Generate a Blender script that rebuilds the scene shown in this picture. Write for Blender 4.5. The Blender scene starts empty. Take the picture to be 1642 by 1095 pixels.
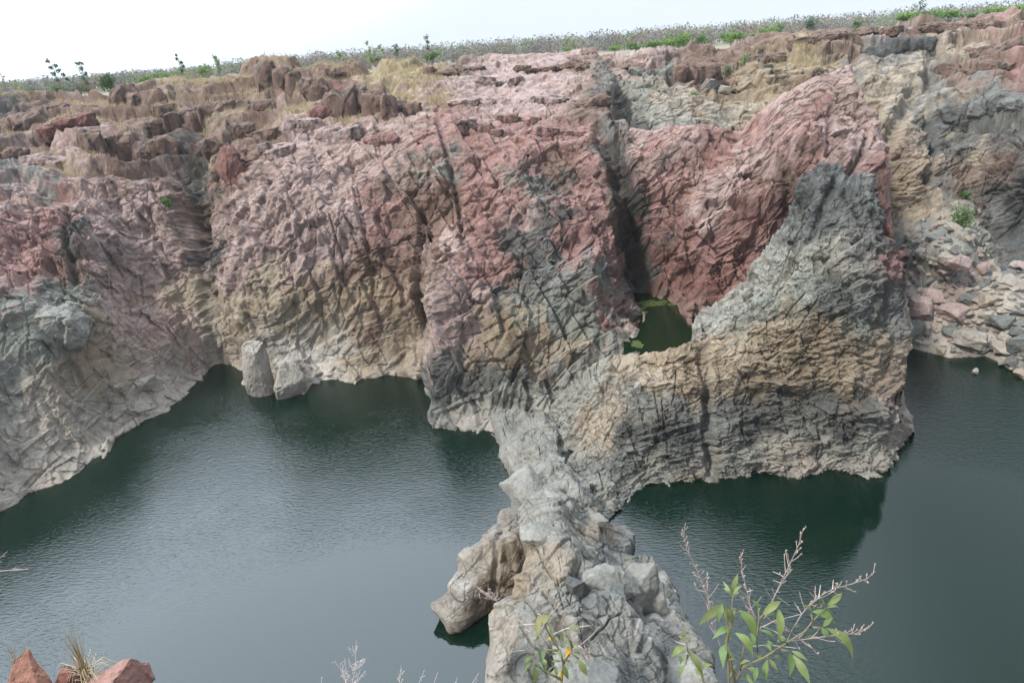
import bpy, bmesh, math, random
import numpy as np
from mathutils import Vector, Matrix

S = bpy.context.scene
COL = S.collection
R = math.radians

# ------------------------------------------------------------------ camera
H = 25.0                                  # eye height above the water
PITCH, ROLL, FPX = R(23.0), R(4.2), 1095.0
_U = np.array([0, math.sin(PITCH), math.cos(PITCH)])
_F = np.array([0, math.cos(PITCH), -math.sin(PITCH)])
_X = np.array([1.0, 0, 0])
RT = math.cos(ROLL) * _X - math.sin(ROLL) * _U
UP = math.sin(ROLL) * _X + math.cos(ROLL) * _U
cd = bpy.data.cameras.new("camera")
cd.sensor_width = 36.0
cd.lens = 36.0 * FPX / 1642.0
cd.clip_start, cd.clip_end = 0.05, 9000
cam = bpy.data.objects.new("camera", cd)
COL.objects.link(cam)
cam.matrix_world = Matrix(((RT[0], UP[0], -_F[0], 0), (RT[1], UP[1], -_F[1], 0), (RT[2], UP[2], -_F[2], H), (0, 0, 0, 1)))
S.camera = cam

# ------------------------------------------------------------------ sky and sun (bright hazy overcast)
SUN_EL, SUN_AZ = R(47), R(-126)            # azimuth from +Y (away from the viewer) towards +X; the sun is high, to the left
world = bpy.data.worlds.new("World")
S.world = world
world.use_nodes = True
nt = world.node_tree
for n in list(nt.nodes): nt.nodes.remove(n)
wo = nt.nodes.new("ShaderNodeOutputWorld")
bg = nt.nodes.new("ShaderNodeBackground")
sky = nt.nodes.new("ShaderNodeTexSky")
sky.sky_type = 'NISHITA'
sky.sun_disc = False
sky.sun_elevation = SUN_EL
sky.sun_rotation = SUN_AZ
sky.dust_density = 4.0
sky.air_density = 1.0
mixw = nt.nodes.new("ShaderNodeMix"); mixw.data_type = 'RGBA'
mixw.inputs[0].default_value = 0.8        # a thin white cloud deck over the blue
mixw.inputs[7].default_value = (8.6, 9.6, 10.9, 1)
# broad bright sky patch, added for the water to mirror, apart from the sun
geo = nt.nodes.new("ShaderNodeTexCoord")
dot = nt.nodes.new("ShaderNodeVectorMath"); dot.operation = 'DOT_PRODUCT'
dot.inputs[1].default_value = (math.sin(R(-30)) * math.cos(R(48)), math.cos(R(-30)) * math.cos(R(48)), math.sin(R(48)))
nt.links.new(geo.outputs["Generated"], dot.inputs[0])
glow = nt.nodes.new("ShaderNodeMapRange"); glow.interpolation_type = 'SMOOTHSTEP'
glow.inputs[1].default_value = 0.62; glow.inputs[2].default_value = 1.0; glow.inputs[3].default_value = 1.25; glow.inputs[4].default_value = 6.8
nt.links.new(dot.outputs["Value"], glow.inputs[0])
mulw = nt.nodes.new("ShaderNodeVectorMath"); mulw.operation = 'SCALE'
nt.links.new(sky.outputs[0], mixw.inputs[6])
nt.links.new(mixw.outputs[2], mulw.inputs[0]); nt.links.new(glow.outputs[0], mulw.inputs["Scale"])
nt.links.new(mulw.outputs[0], bg.inputs[0])
bg.inputs[1].default_value = 0.05
nt.links.new(bg.outputs[0], wo.inputs[0])
sd = bpy.data.lights.new("sun", 'SUN')
sd.energy = 2.2
sd.angle = R(6)
sd.color = (1.0, 0.96, 0.9)
sun = bpy.data.objects.new("sun", sd)
COL.objects.link(sun)
_sd = Vector((math.sin(SUN_AZ) * math.cos(SUN_EL), math.cos(SUN_AZ) * math.cos(SUN_EL), math.sin(SUN_EL)))
sun.rotation_euler = _sd.to_track_quat('Z', 'Y').to_euler()
S.view_settings.view_transform = 'Standard'
S.view_settings.look = 'None'
S.view_settings.gamma = 1
S.view_settings.exposure = 0.95
S.cycles.max_bounces = 6

# ------------------------------------------------------------------ survey: sight lines of the photograph -> points of the place
def rays(px, py):
    px, py = np.asarray(px, float), np.asarray(py, float)
    return _F + ((px - 821) / FPX)[..., None] * RT + ((547.5 - py) / FPX)[..., None] * UP
def depth_z(px, py, z):
    d = rays(px, py)
    return (z - H) / np.minimum(d[..., 2], -1e-3)
def at(px, py, z=None, y=None, t=None):
    d = rays(px, py)
    if t is None: t = (z - H) / d[2] if z is not None else y / d[1]
    return np.array([0, 0, H]) + t * d

class Field:                               # smooth inverse-depth surface through surveyed points
    def __init__(self, pts, reg=1e-4):
        P, W = [], []
        for a, b, k, v in pts:
            d = rays(a, b)
            t = (v - H) / d[2] if k == 'z' else v / d[1]
            P.append((a / 1000, b / 1000)); W.append(30.0 / t)
        self.P = np.array(P); n = len(P)
        K = self.phi(self.P, self.P) + reg * np.eye(n)
        Q = np.c_[np.ones(n), self.P]
        A = np.block([[K, Q], [Q.T, np.zeros((3, 3))]])
        self.c = np.linalg.solve(A, np.r_[W, 0, 0, 0])
    @staticmethod
    def phi(a, b):
        d2 = ((a[:, None, :] - b[None, :, :]) ** 2).sum(-1)
        return 0.5 * d2 * np.log(d2 + 1e-9)
    def __call__(self, px, py):            # -> inverse depth (30/t)
        sh = px.shape; q = np.c_[px.ravel() / 1000, py.ravel() / 1000]
        out = np.empty(len(q))
        for i in range(0, len(q), 60000):
            s = q[i:i + 60000]
            out[i:i + 60000] = self.phi(s, self.P) @ self.c[:-3] + np.c_[np.ones(len(s)), s] @ self.c[-3:]
        return out.reshape(sh)

def poly(pts):                             # polyline x -> y
    xs = np.array([p[0] for p in pts], float); ys = np.array([p[1] for p in pts], float)
    return lambda x: np.interp(x, xs, ys)
def water(pts, z=0.0): return [(a, b, 'z', z) for a, b in pts]

# ------------------------------------------------------------------ solid noise
def h32(i, j, k, s):
    h = (i.astype(np.uint32) * np.uint32(374761393) + j.astype(np.uint32) * np.uint32(668265263)
         + k.astype(np.uint32) * np.uint32(2147483647 ^ 0x5bd1e995) + np.uint32((s * 974634541 + 12345) & 0xffffffff))
    h ^= h >> np.uint32(15); h *= np.uint32(2246822519); h ^= h >> np.uint32(13); h *= np.uint32(3266489917); h ^= h >> np.uint32(16)
    return h
def u01(h): return (h & np.uint32(0xffffff)).astype(np.float32) / np.float32(16777216)
def rnd(h, n): 
    h = h * np.uint32(1664525) + np.uint32((1013904223 * (n + 1)) & 0xffffffff)
    h ^= h >> np.uint32(16); h *= np.uint32(2246822519); h ^= h >> np.uint32(13)
    return u01(h)
def vnoise(p, scale, seed):                # smooth value noise, -1..1
    q = (p / np.float32(scale)).astype(np.float32); b = np.floor(q).astype(np.int32); f = q - b; f = f * f * (3 - 2 * f)
    out = 0
    for dx in (0, 1):
        wx = f[:, 0] if dx else 1 - f[:, 0]
        for dy in (0, 1):
            wy = f[:, 1] if dy else 1 - f[:, 1]
            for dz in (0, 1):
                wz = f[:, 2] if dz else 1 - f[:, 2]
                out = out + wx * wy * wz * u01(h32(b[:, 0] + dx, b[:, 1] + dy, b[:, 2] + dz, seed))
    return out * 2 - 1
def fbm(p, scale, seed, octv=4):
    o, a = 0, 1.0
    for i in range(octv):
        o = o + a * vnoise(p, scale / 2 ** i, seed + i); a *= 0.5
    return o / 1.9
def warp(p, scale, amp, seed):
    return p + amp * np.stack([vnoise(p, scale, seed), vnoise(p, scale, seed + 7), vnoise(p, scale, seed + 13)], 1)
def rotm(rx, ry, rz):
    return np.array(Matrix.Rotation(R(rz), 3, 'Z') @ Matrix.Rotation(R(ry), 3, 'Y') @ Matrix.Rotation(R(rx), 3, 'X'), dtype=np.float32)
def facet(p, size, seed, M=None, tilt=1.0, jit=0.85):
    """joint blocks: every cell has its own flat, tilted face -> height (-1..1), per-block random, distance to the joint"""
    q = p @ M if M is not None else p
    q = (q / np.array(size, np.float32)).astype(np.float32)
    base = np.floor(q - 0.5).astype(np.int32)
    n = len(q); f1 = np.full(n, 9e9, np.float32); f2 = f1.copy(); hb = np.zeros(n, np.uint32); rel = np.zeros((n, 3), np.float32)
    for dx in (0, 1):
        for dy in (0, 1):
            for dz in (0, 1):
                c = base + np.array([dx, dy, dz], np.int32)
                h = h32(c[:, 0], c[:, 1], c[:, 2], seed)
                ctr = np.stack([rnd(h, 0), rnd(h, 1), rnd(h, 2)], 1)
                v = q - (c + 0.5 + jit * (ctr - 0.5))
                d = (v * v).sum(1)
                m = d < f1
                f2 = np.where(m, f1, np.minimum(f2, d)); f1 = np.where(m, d, f1)
                hb = np.where(m, h, hb); rel[m] = v[m]
    g = np.stack([rnd(hb, 4), rnd(hb, 5), rnd(hb, 6)], 1) * 2 - 1
    val = (rnd(hb, 3) * 2 - 1) + tilt * 2 * (g * rel).sum(1)
    return val, rnd(hb, 8), np.sqrt(f2) - np.sqrt(f1), hb

def crag(p, size, seed, M=None):
    """continuous flat-faced noise: random heights joined by planes over a lattice of tetrahedra"""
    q = p @ M if M is not None else p
    q = (q / np.array(size, np.float32)).astype(np.float32)
    q = q + q.sum(1, keepdims=True) / 3
    b = np.floor(q).astype(np.int32); f = q - b
    o = np.argsort(-f, axis=1); fs = np.take_along_axis(f, o, 1)
    v = b.copy(); ar = np.arange(len(q))
    out = (1 - fs[:, 0]) * u01(h32(v[:, 0], v[:, 1], v[:, 2], seed))
    w = [fs[:, 0] - fs[:, 1], fs[:, 1] - fs[:, 2], fs[:, 2]]
    for i in range(3):
        v[ar, o[:, i]] += 1
        out += w[i] * u01(h32(v[:, 0], v[:, 1], v[:, 2], seed))
    return out * 2 - 1

# ------------------------------------------------------------------ rock patches
def srgb(c):
    c = np.asarray(c, float) / 255
    return np.where(c < 0.04045, c / 12.92, ((c + 0.055) / 1.055) ** 2.4)
K_ALB, SAT = 0.78, 0.92
def _alb(c):
    a = srgb(c) * K_ALB; g = a @ np.array([0.2126, 0.7152, 0.0722]); return g + (a - g) * SAT
PAL = {k: _alb(v) for k, v in dict(
    P=(162, 141, 134), R=(148, 114, 107), RD=(126, 90, 82), RB=(120, 98, 86), O=(143, 128, 106), T=(158, 145, 126),
    G=(141, 140, 131), GG=(124, 127, 117), DG=(84, 86, 83), BG=(112, 114, 110), PG=(160, 152, 140), BS=(60, 57, 54), W=(190, 186, 178), ST=(160, 146, 112), T2=(156, 150, 140)).items()}

def colour(px, py, P, pts, wob=44, power=4.2, seed=50, stain=0.5):
    """rock colour: surveyed patches of rock kinds with ragged borders"""
    q = P.astype(np.float32)
    ax = px.ravel() + wob * (fbm(q, 5.0, seed, 3) + 0.7 * crag(q, (1.2, 1.2, 1.8), seed + 5) + 0.4 * crag(q, (0.4, 0.4, 0.6), seed + 6))
    ay = py.ravel() + wob * (fbm(q, 5.0, seed + 20, 3) + 0.7 * crag(q, (1.2, 1.2, 1.8), seed + 25) + 0.4 * crag(q, (0.4, 0.4, 0.6), seed + 26))
    acc = np.zeros((len(ax), 3)); ws = np.zeros(len(ax))
    for a, b, k in pts:
        d2 = ((ax - a) ** 2 + (ay - b) ** 2) / 900.0 + 0.3
        w = d2 ** (-power / 2)
        acc += w[:, None] * PAL[k]; ws += w
    c = acc / ws[:, None]
    # rain streaks and varnish: tall thin stains, and iron blotches
    st = fbm(q * np.array([1, 1, 0.16], np.float32), 0.9, seed + 40, 3); bl = fbm(q, 2.2, seed + 45, 4)
    c = c * (1 - stain * np.clip(st * 2.2 - 0.35, 0, 1))[:, None]
    k = (0.35 * np.clip(bl * 2 - 0.2, 0, 1))[:, None]
    return c * (1 - k) + k * c * np.array([1.12, 0.95, 0.8])

def hull_block(seed, n, sub, fine, sx=1, sy=1, sz=1, flute=0.0):
    r = random.Random(seed); bm = bmesh.new()
    for i in range(n):
        d = Vector((r.gauss(0, 1), r.gauss(0, 1), r.gauss(0, 1)))
        m = max(abs(d.x), abs(d.y), abs(d.z)); d = d / (0.96 * m + 0.04 * d.length) * 0.5 * r.uniform(0.88, 1.05)
        bm.verts.new(d)
    bmesh.ops.convex_hull(bm, input=list(bm.verts))
    bmesh.ops.delete(bm, geom=[v for v in bm.verts if not v.link_faces], context='VERTS')
    bmesh.ops.triangulate(bm, faces=list(bm.faces))
    for _ in range(7):
        le = [e for e in bm.edges if e.calc_length() > sub]
        if not le: break
        bmesh.ops.subdivide_edges(bm, edges=le, cuts=1); bmesh.ops.triangulate(bm, faces=list(bm.faces))
    bm.normal_update(); bm.verts.index_update()
    q = np.array([v.co[:] for v in bm.verts], np.float32); nn = np.array([v.normal[:] for v in bm.verts], np.float32)
    f = np.array([[v.index for v in fc.verts] for fc in bm.faces], np.int32); bm.free()
    g = q * np.array([sx, sy, sz], np.float32) + seed * 3.7
    d = fine * (1.2 * crag(g, (.5, .5, .7), seed) + .7 * crag(g, (.22, .22, .3), seed + 1) + .35 * crag(g, (.1, .1, .12), seed + 2) + 1.1 * facet(g, (.45, .45, .6), seed, None, .5)[0] + .4 * facet(g, (.18, .18, .24), seed + 9, None, .6)[0])
    return q + nn * d[:, None], f
def outcrops(spec, P, PX, PY, seed, fine=0.035, back=0.38, up=0.18, yaw=0.35, tilt=0.12, streak=0.8, split=True):
    """broken bedrock ledges with upright, rain-streaked faces"""
    V, F, C = [], [], []; n0 = P.shape[0] * P.shape[1]; r = random.Random(seed)
    cut = []
    for (px, py, w, h, k) in spec:          # wide ledges break into upright columns
        n = max(1, int(w / 24 + r.uniform(0, .6))) if split else 1
        ws = [r.uniform(.6, 1.4) for _ in range(n)]; x = px - w / 2
        for q in ws:
            ww = w * q / sum(ws); cut.append((x + ww / 2, py + r.uniform(-.08, .08) * h, ww * 1.25, h * r.uniform(.75, 1.15), k)); x += ww
    for i, (px, py, w, h, k) in enumerate(cut):
        j = np.unravel_index(np.argmin((PX - px) ** 2 + (PY - py) ** 2), PX.shape); p = P[j]
        dist = np.linalg.norm(p - np.array([0, 0, H])); m = dist / 1150
        W, Hh = w * m, h * m; D = max(0.9 * W, Hh) * r.uniform(.8, 1.2)
        v, f = hull_block(seed + i, 34, 0.05, fine, W / Hh, D / Hh, 1.0)
        a = math.atan2(p[0], p[1]) * -1 + r.uniform(-yaw, yaw); ca, sa = math.cos(a), math.sin(a); tl = r.uniform(-tilt, tilt)
        q = v * np.array([W * 1.15, D, Hh * 1.25]); q[:, 2] += q[:, 0] * tl + (q[:, 0] / W) * Hh * .05
        q = np.stack([q[:, 0] * ca - q[:, 1] * sa, q[:, 0] * sa + q[:, 1] * ca, q[:, 2]], 1)
        vd = np.array([p[0], p[1], 0]) / np.hypot(p[0], p[1])
        q = q + p + vd * D * back + np.array([0, 0, Hh * up])
        g = q.astype(np.float32)
        c = PAL[k][None] * (1 + 0.25 * fbm(g, 1.5, 5, 3))[:, None]
        st = np.clip(fbm(g * np.array([1, 1, .1], np.float32), 0.5, 77, 3) * 2.6 + 0.1, 0, 1)[:, None] * streak
        V.append(q); F.append(f + n0); C.append(c * (1 - st) + st * PAL['BS']); n0 += len(q)
    return np.concatenate(V), np.concatenate(F), np.concatenate(C)

def grid_mesh(name, P, col, mat, flip=False, extra=None):
    nv, nu, _ = P.shape
    me = bpy.data.meshes.new(name)
    idx = np.arange(nv * nu).reshape(nv, nu)
    a, b, c, d = idx[:-1, :-1], idx[:-1, 1:], idx[1:, 1:], idx[1:, :-1]
    q = np.stack([a, d, c, b] if flip else [a, b, c, d], -1).reshape(-1, 4)
    VV = P.reshape(-1, 3); loops = q.reshape(-1); starts = np.arange(0, q.size, 4)
    if extra is not None:
        VV = np.concatenate([VV, extra[0]]); col = np.concatenate([col, extra[2]])
        starts = np.concatenate([starts, q.size + np.arange(0, extra[1].size, 3)]); loops = np.concatenate([loops, extra[1].reshape(-1)])
    me.vertices.add(len(VV)); me.vertices.foreach_set("co", VV.reshape(-1).astype(np.float32))
    me.loops.add(len(loops)); me.loops.foreach_set("vertex_index", loops.astype(np.int32))
    me.polygons.add(len(starts)); me.polygons.foreach_set("loop_start", starts.astype(np.int32))
    me.update(calc_edges=True)
    if col is not None:
        at_ = me.color_attributes.new("rock", 'FLOAT_COLOR', 'POINT')
        at_.data.foreach_set("color", np.c_[col, np.ones(len(col))].astype(np.float32).reshape(-1))
    me.materials.append(mat)
    o = bpy.data.objects.new(name, me); COL.objects.link(o)
    return o

def normals(P, k=22, base=(0, -1.1, 0.6)):
    Q = P
    def blur(A, ax):
        for _ in range(2):
            c = np.cumsum(np.pad(A, [(k + 1, k) if i == ax else (0, 0) for i in range(3)], mode='edge'), axis=ax)
            n = A.shape[ax]
            A = (np.take(c, range(2 * k + 1, 2 * k + 1 + n), ax) - np.take(c, range(0, n), ax)) / (2 * k + 1)
        return A
    Q = blur(blur(Q, 0), 1)
    du = np.gradient(Q, axis=1); dv = np.gradient(Q, axis=0)
    N = np.cross(dv, du); N /= np.linalg.norm(N, axis=-1, keepdims=True) + 1e-9
    # towards the viewer's side
    V = np.array([0, 0, H]) - P
    if (N * V).sum() < 0: N = -N
    N = N + np.array(base); N /= np.linalg.norm(N, axis=-1, keepdims=True) + 1e-9
    return N

def skirt(P, px, py, side, steps, inx=0.0):
    """carry the patch on round its edge: steps = [(outward shift, drop)] relative to the edge"""
    def edge(A): return {'b': A[-1:], 't': A[:1], 'l': A[:, :1], 'r': A[:, -1:]}[side]
    e = edge(P); ex, ey = edge(px), edge(py)
    rows = []
    for out, dz in steps:
        V = e - np.array([0, 0, H]); dn = np.minimum(V[..., 2] / np.linalg.norm(V[..., :2], axis=-1), 0); V[..., 2] = 0; V /= np.linalg.norm(V, axis=-1, keepdims=True)
        q = e + V * out; q[..., 2] += dz + (1.25 * dn * out if side == 't' else 0); q[..., 0] += inx * out
        rows.append(q)
    n = len(rows)
    if side == 'b': return np.concatenate([P] + rows, 0), np.concatenate([px] + [ex] * n, 0), np.concatenate([py] + [ey] * n, 0)
    if side == 't': return np.concatenate(rows[::-1] + [P], 0), np.concatenate([ex] * n + [px], 0), np.concatenate([ey] * n + [py], 0)
    if side == 'l': return np.concatenate(rows[::-1] + [P], 1), np.concatenate([ex] * n + [px], 1), np.concatenate([ey] * n + [py], 1)
    return np.concatenate([P] + rows, 1), np.concatenate([px] + [ex] * n, 1), np.concatenate([py] + [ey] * n, 1)

DOWN = [(0.0, -0.15), (0.0, -0.4), (0.02, -0.9), (0.05, -1.6), (0.1, -3.0)]
def carve(px, py, lines):
    """clefts and gullies: polyline in survey coordinates, half width, depth in metres (negative = rib)"""
    out = np.zeros(px.size); x, y = px.ravel(), py.ravel()
    for pts, w, dep in lines:
        xs_, ys_ = [p[0] for p in pts], [p[1] for p in pts]
        ix = np.nonzero((x > min(xs_) - 2 * w) & (x < max(xs_) + 2 * w) & (y > min(ys_) - 2 * w) & (y < max(ys_) + 2 * w))[0]
        if not len(ix): continue
        X_, Y_ = x[ix], y[ix]; best = np.full(len(ix), 1e9)
        for (ax, ay), (bx, by) in zip(pts[:-1], pts[1:]):
            L = (bx - ax) ** 2 + (by - ay) ** 2 + 1e-9
            t = np.clip(((X_ - ax) * (bx - ax) + (Y_ - ay) * (by - ay)) / L, 0, 1)
            best = np.minimum(best, (X_ - ax - t * (bx - ax)) ** 2 + (Y_ - ay - t * (by - ay)) ** 2)
        out[ix] -= dep * np.exp(-(best / (w * w)) ** 1.5)
    return out

def terrace(P, w, sp, seed, flat=0.78):
    p = P.reshape(-1, 3).astype(np.float32)
    s = p[:, 2] / sp + 0.8 * vnoise(p * np.array([1, 1, 0.3], np.float32), 12.0, seed) + 0.45 * crag(p * np.array([1, 1, 0.3], np.float32), (5.0, 5.0, 5.0), seed + 3) + 0.15 * crag(p * np.array([1, 1, 0.2], np.float32), (1.6, 1.6, 1.6), seed + 4)
    f = s - np.floor(s); g = np.clip((f - flat) / (1 - flat), 0, 1)
    Q = p.copy(); Q[:, 2] += w.ravel() * sp * (g - f + 0.3)
    return Q.reshape(P.shape)

def rock_detail(P, N, layers, seed, lines=None, px=None, py=None, fade=None):
    """displace along N by joint blocks of several sizes and by bedding ledges; returns points and a per-block random"""
    sh = P.shape; p = P.reshape(-1, 3).astype(np.float32); n = N.reshape(-1, 3)
    dv = np.gradient(P, axis=0); ar = np.linalg.norm(np.cross(dv, np.gradient(P, axis=1)), axis=-1); dv = np.linalg.norm(dv, axis=-1)
    sp = np.maximum(dv, ar / np.maximum(dv, 1e-4)).ravel()
    lim = lambda s: np.clip(s / (2.2 * sp + 1e-6), 0, 1).astype(np.float32) ** 1.5
    pw = warp(p, 3.5, 0.14, seed + 100)
    d = np.zeros(len(p), np.float32); tint = np.zeros(len(p), np.float32)
    for i, L in enumerate(layers):
        if L[0] == 'block':
            _, size, amp, M, tl, tw = L
            v, r, e, _ = facet(pw, size, seed + 3 * i, M, tl)
            k = lim(min(size))
            d += amp * v * k; tint += tw * (r - 0.5) * k
            d -= amp * 0.35 * np.clip(1 - e / 0.05, 0, 1) * k
        elif L[0] == 'crag':
            _, size, amp, M = L
            d += amp * crag(pw, size, seed + 3 * i, M) * lim(min(size))
        elif L[0] == 'saw':                 # joint set: parallel ledges, broken off and shifted from block to block
            _, lam, A, nd, size, M, jit, tw = L
            _v, r, e, hb = facet(pw, size, seed + 3 * i, M)
            nn = np.array(nd, np.float32); nn /= np.linalg.norm(nn)
            dirs = nn + jit * (np.stack([rnd(hb, 11), rnd(hb, 12), rnd(hb, 13)], 1) * 2 - 1)
            lc = lam * (0.55 + 0.9 * rnd(hb, 14))
            q = (pw * dirs).sum(1) / lc + rnd(hb, 15) * 7
            kk = np.floor(q); f = q - kk
            z = np.zeros(len(q), np.int32); lr = rnd(h32(kk.astype(np.int32), hb.astype(np.int32), z, seed), 2)
            w = 0.06
            prof = np.where(f < 1 - w, f / (1 - w), (1 - f) / w) - 0.5
            k = lim(lam * 0.8)
            d += k * A * lc * prof * (0.4 + 1.0 * lr) + k * A * lam * 0.5 * (rnd(hb, 16) - 0.5)
            tint += tw * (r - 0.5) * k + 0.6 * tw * (lr - 0.5) * k
        elif L[0] == 'crack':
            _, size, amp, M = L
            _v, r, e, hb = facet(pw, size, seed + 3 * i, M, 0)
            d -= amp * np.clip(1 - e / 0.045, 0, 1) * np.clip(rnd(hb, 9) * 2 - 0.5, 0, 1) * lim(min(size) * .3)
        elif L[0] == 'stair':
            _, size, amp, M, k = L
            c = (crag(pw, size, seed + 3 * i, M) + 0.12 * crag(pw, tuple(0.3 * a for a in size), seed + 3 * i + 1, M)) * k
            f = c - np.floor(c)
            d += amp / k * (np.floor(c) + np.clip((f - 0.86) / 0.14, 0, 1) - 0.35 * f) * lim(min(size) / 3)
        elif L[0] == 'bed':
            _, spacing, amp, nrm, sc = L
            nn = np.array(nrm, np.float32); nn /= np.linalg.norm(nn)
            s = (p @ nn + 0.5 * crag(p, (sc, sc, sc), seed + 40 + i) * spacing) / spacing
            k = np.floor(s).astype(np.int32); f = s - k
            z = np.zeros_like(k)
            a = rnd(h32(k, z, z, seed + i), 1)
            reg = 0.5 + 0.5 * vnoise(p, sc * 1.3, seed + 60 + i)
            d += amp * (0.3 + a) * reg * (f - 0.5) * lim(spacing)
        elif L[0] == 'fbm':
            _, sc, amp, oc = L
            d += amp * fbm(p, sc, seed + 80 + i, oc) * lim(sc / 2)
    if lines: d += carve(px, py, lines).astype(np.float32)
    if fade is not None: d *= fade.ravel()
    return (p + n * d[:, None]).reshape(sh), tint

def rock_material(name, bump=0.5, var=0.35):
    m = bpy.data.materials.new(name); m.use_nodes = True
    nt = m.node_tree; N = nt.nodes; Lk = nt.links
    b = N["Principled BSDF"]; b.inputs["Roughness"].default_value = 0.88
    b.inputs["Specular IOR Level"].default_value = 0.25
    a = N.new("ShaderNodeAttribute"); a.attribute_name = "rock"
    g = N.new("ShaderNodeNewGeometry")
    def noise(s, det, rough=0.6):
        t = N.new("ShaderNodeTexNoise"); t.inputs["Scale"].default_value = s; t.inputs["Detail"].default_value = det
        t.inputs["Roughness"].default_value = rough; Lk.new(g.outputs["Position"], t.inputs["Vector"]); return t
    n1 = noise(1.1, 6, 0.65); n2 = noise(7.0, 6, 0.7)
    mr = N.new("ShaderNodeMapRange"); mr.inputs[1].default_value = 0.3; mr.inputs[2].default_value = 0.7
    mr.inputs[3].default_value = 1 - var; mr.inputs[4].default_value = 1 + var
    ad = N.new("ShaderNodeMath"); ad.operation = 'ADD'
    m1 = N.new("ShaderNodeMath"); m1.operation = 'MULTIPLY'; m1.inputs[1].default_value = 0.5
    m2 = N.new("ShaderNodeMath"); m2.operation = 'MULTIPLY'; m2.inputs[1].default_value = 0.5
    Lk.new(n1.outputs["Fac"], m1.inputs[0]); Lk.new(n2.outputs["Fac"], m2.inputs[0])
    Lk.new(m1.outputs[0], ad.inputs[0]); Lk.new(m2.outputs[0], ad.inputs[1]); Lk.new(ad.outputs[0], mr.inputs[0])
    sc = N.new("ShaderNodeVectorMath"); sc.operation = 'SCALE'
    Lk.new(a.outputs["Color"], sc.inputs[0]); Lk.new(mr.outputs[0], sc.inputs["Scale"])
    Lk.new(sc.outputs[0], b.inputs["Base Color"])
    n3 = noise(5.0, 10, 0.72)
    v3 = N.new("ShaderNodeTexVoronoi"); v3.inputs["Scale"].default_value = 4.5; v3.feature = 'F1'
    Lk.new(g.outputs["Position"], v3.inputs["Vector"])
    hs = N.new("ShaderNodeMath"); hs.operation = 'MULTIPLY_ADD'; hs.inputs[1].default_value = 0.35
    Lk.new(v3.outputs["Distance"], hs.inputs[0]); Lk.new(n3.outputs["Fac"], hs.inputs[2])
    bp = N.new("ShaderNodeBump"); bp.inputs["Strength"].default_value = bump; bp.inputs["Distance"].default_value = 0.10
    Lk.new(hs.outputs[0], bp.inputs["Height"]); Lk.new(bp.outputs[0], b.inputs["Normal"])
    return m
ROCK = rock_material("rock", 0.85, 0.45)

def tag(o, label, cat, group=None, kind=None):
    o["label"] = label; o["category"] = cat
    if group: o["group"] = group
    if kind: o["kind"] = kind
    return o

QUAL = 1.0
# ================================================================== the main cliff (recess wall, buttress, red wall, red peak)
cb_bottom = poly([(-220, 985), (-150, 925), (0, 818), (60, 785), (130, 765), (172, 742), (182, 700), (225, 680), (270, 660), (285, 643), (335, 607), (362, 590),
                  (390, 600), (396, 625), (440, 630), (490, 632), (500, 614), (540, 610), (572, 612), (580, 605), (640, 600), (683, 607), (691, 690), (780, 690),
                  (805, 708), (828, 738), (836, 768), (870, 760), (930, 690), (985, 612), (1012, 562), (1030, 518), (1034, 492), (1060, 482), (1090, 488), (1108, 518),
                  (1140, 540), (1200, 545), (1330, 500), (1437, 470)])
cb_top = poly([(-220, 190), (-150, 178), (0, 158), (100, 152), (185, 146), (250, 130), (340, 127), (400, 101), (520, 100), (545, 108), (700, 98), (760, 93), (830, 90),
               (900, 84), (955, 80), (972, 105), (985, 140), (992, 185), (1010, 205), (1100, 206), (1190, 212), (1205, 188), (1250, 152), (1300, 130), (1345, 112), (1366, 103),
               (1374, 150), (1395, 175), (1412, 198), (1425, 250), (1431, 330), (1437, 415)])
wl = [(-220, 985), (-150, 925), (0, 818), (60, 785), (130, 765), (175, 740), (182, 700), (270, 660), (285, 643), (335, 607), (362, 590), (396, 625), (440, 630), (490, 632),
      (500, 614), (540, 610), (580, 605), (640, 600), (683, 607)]
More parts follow.
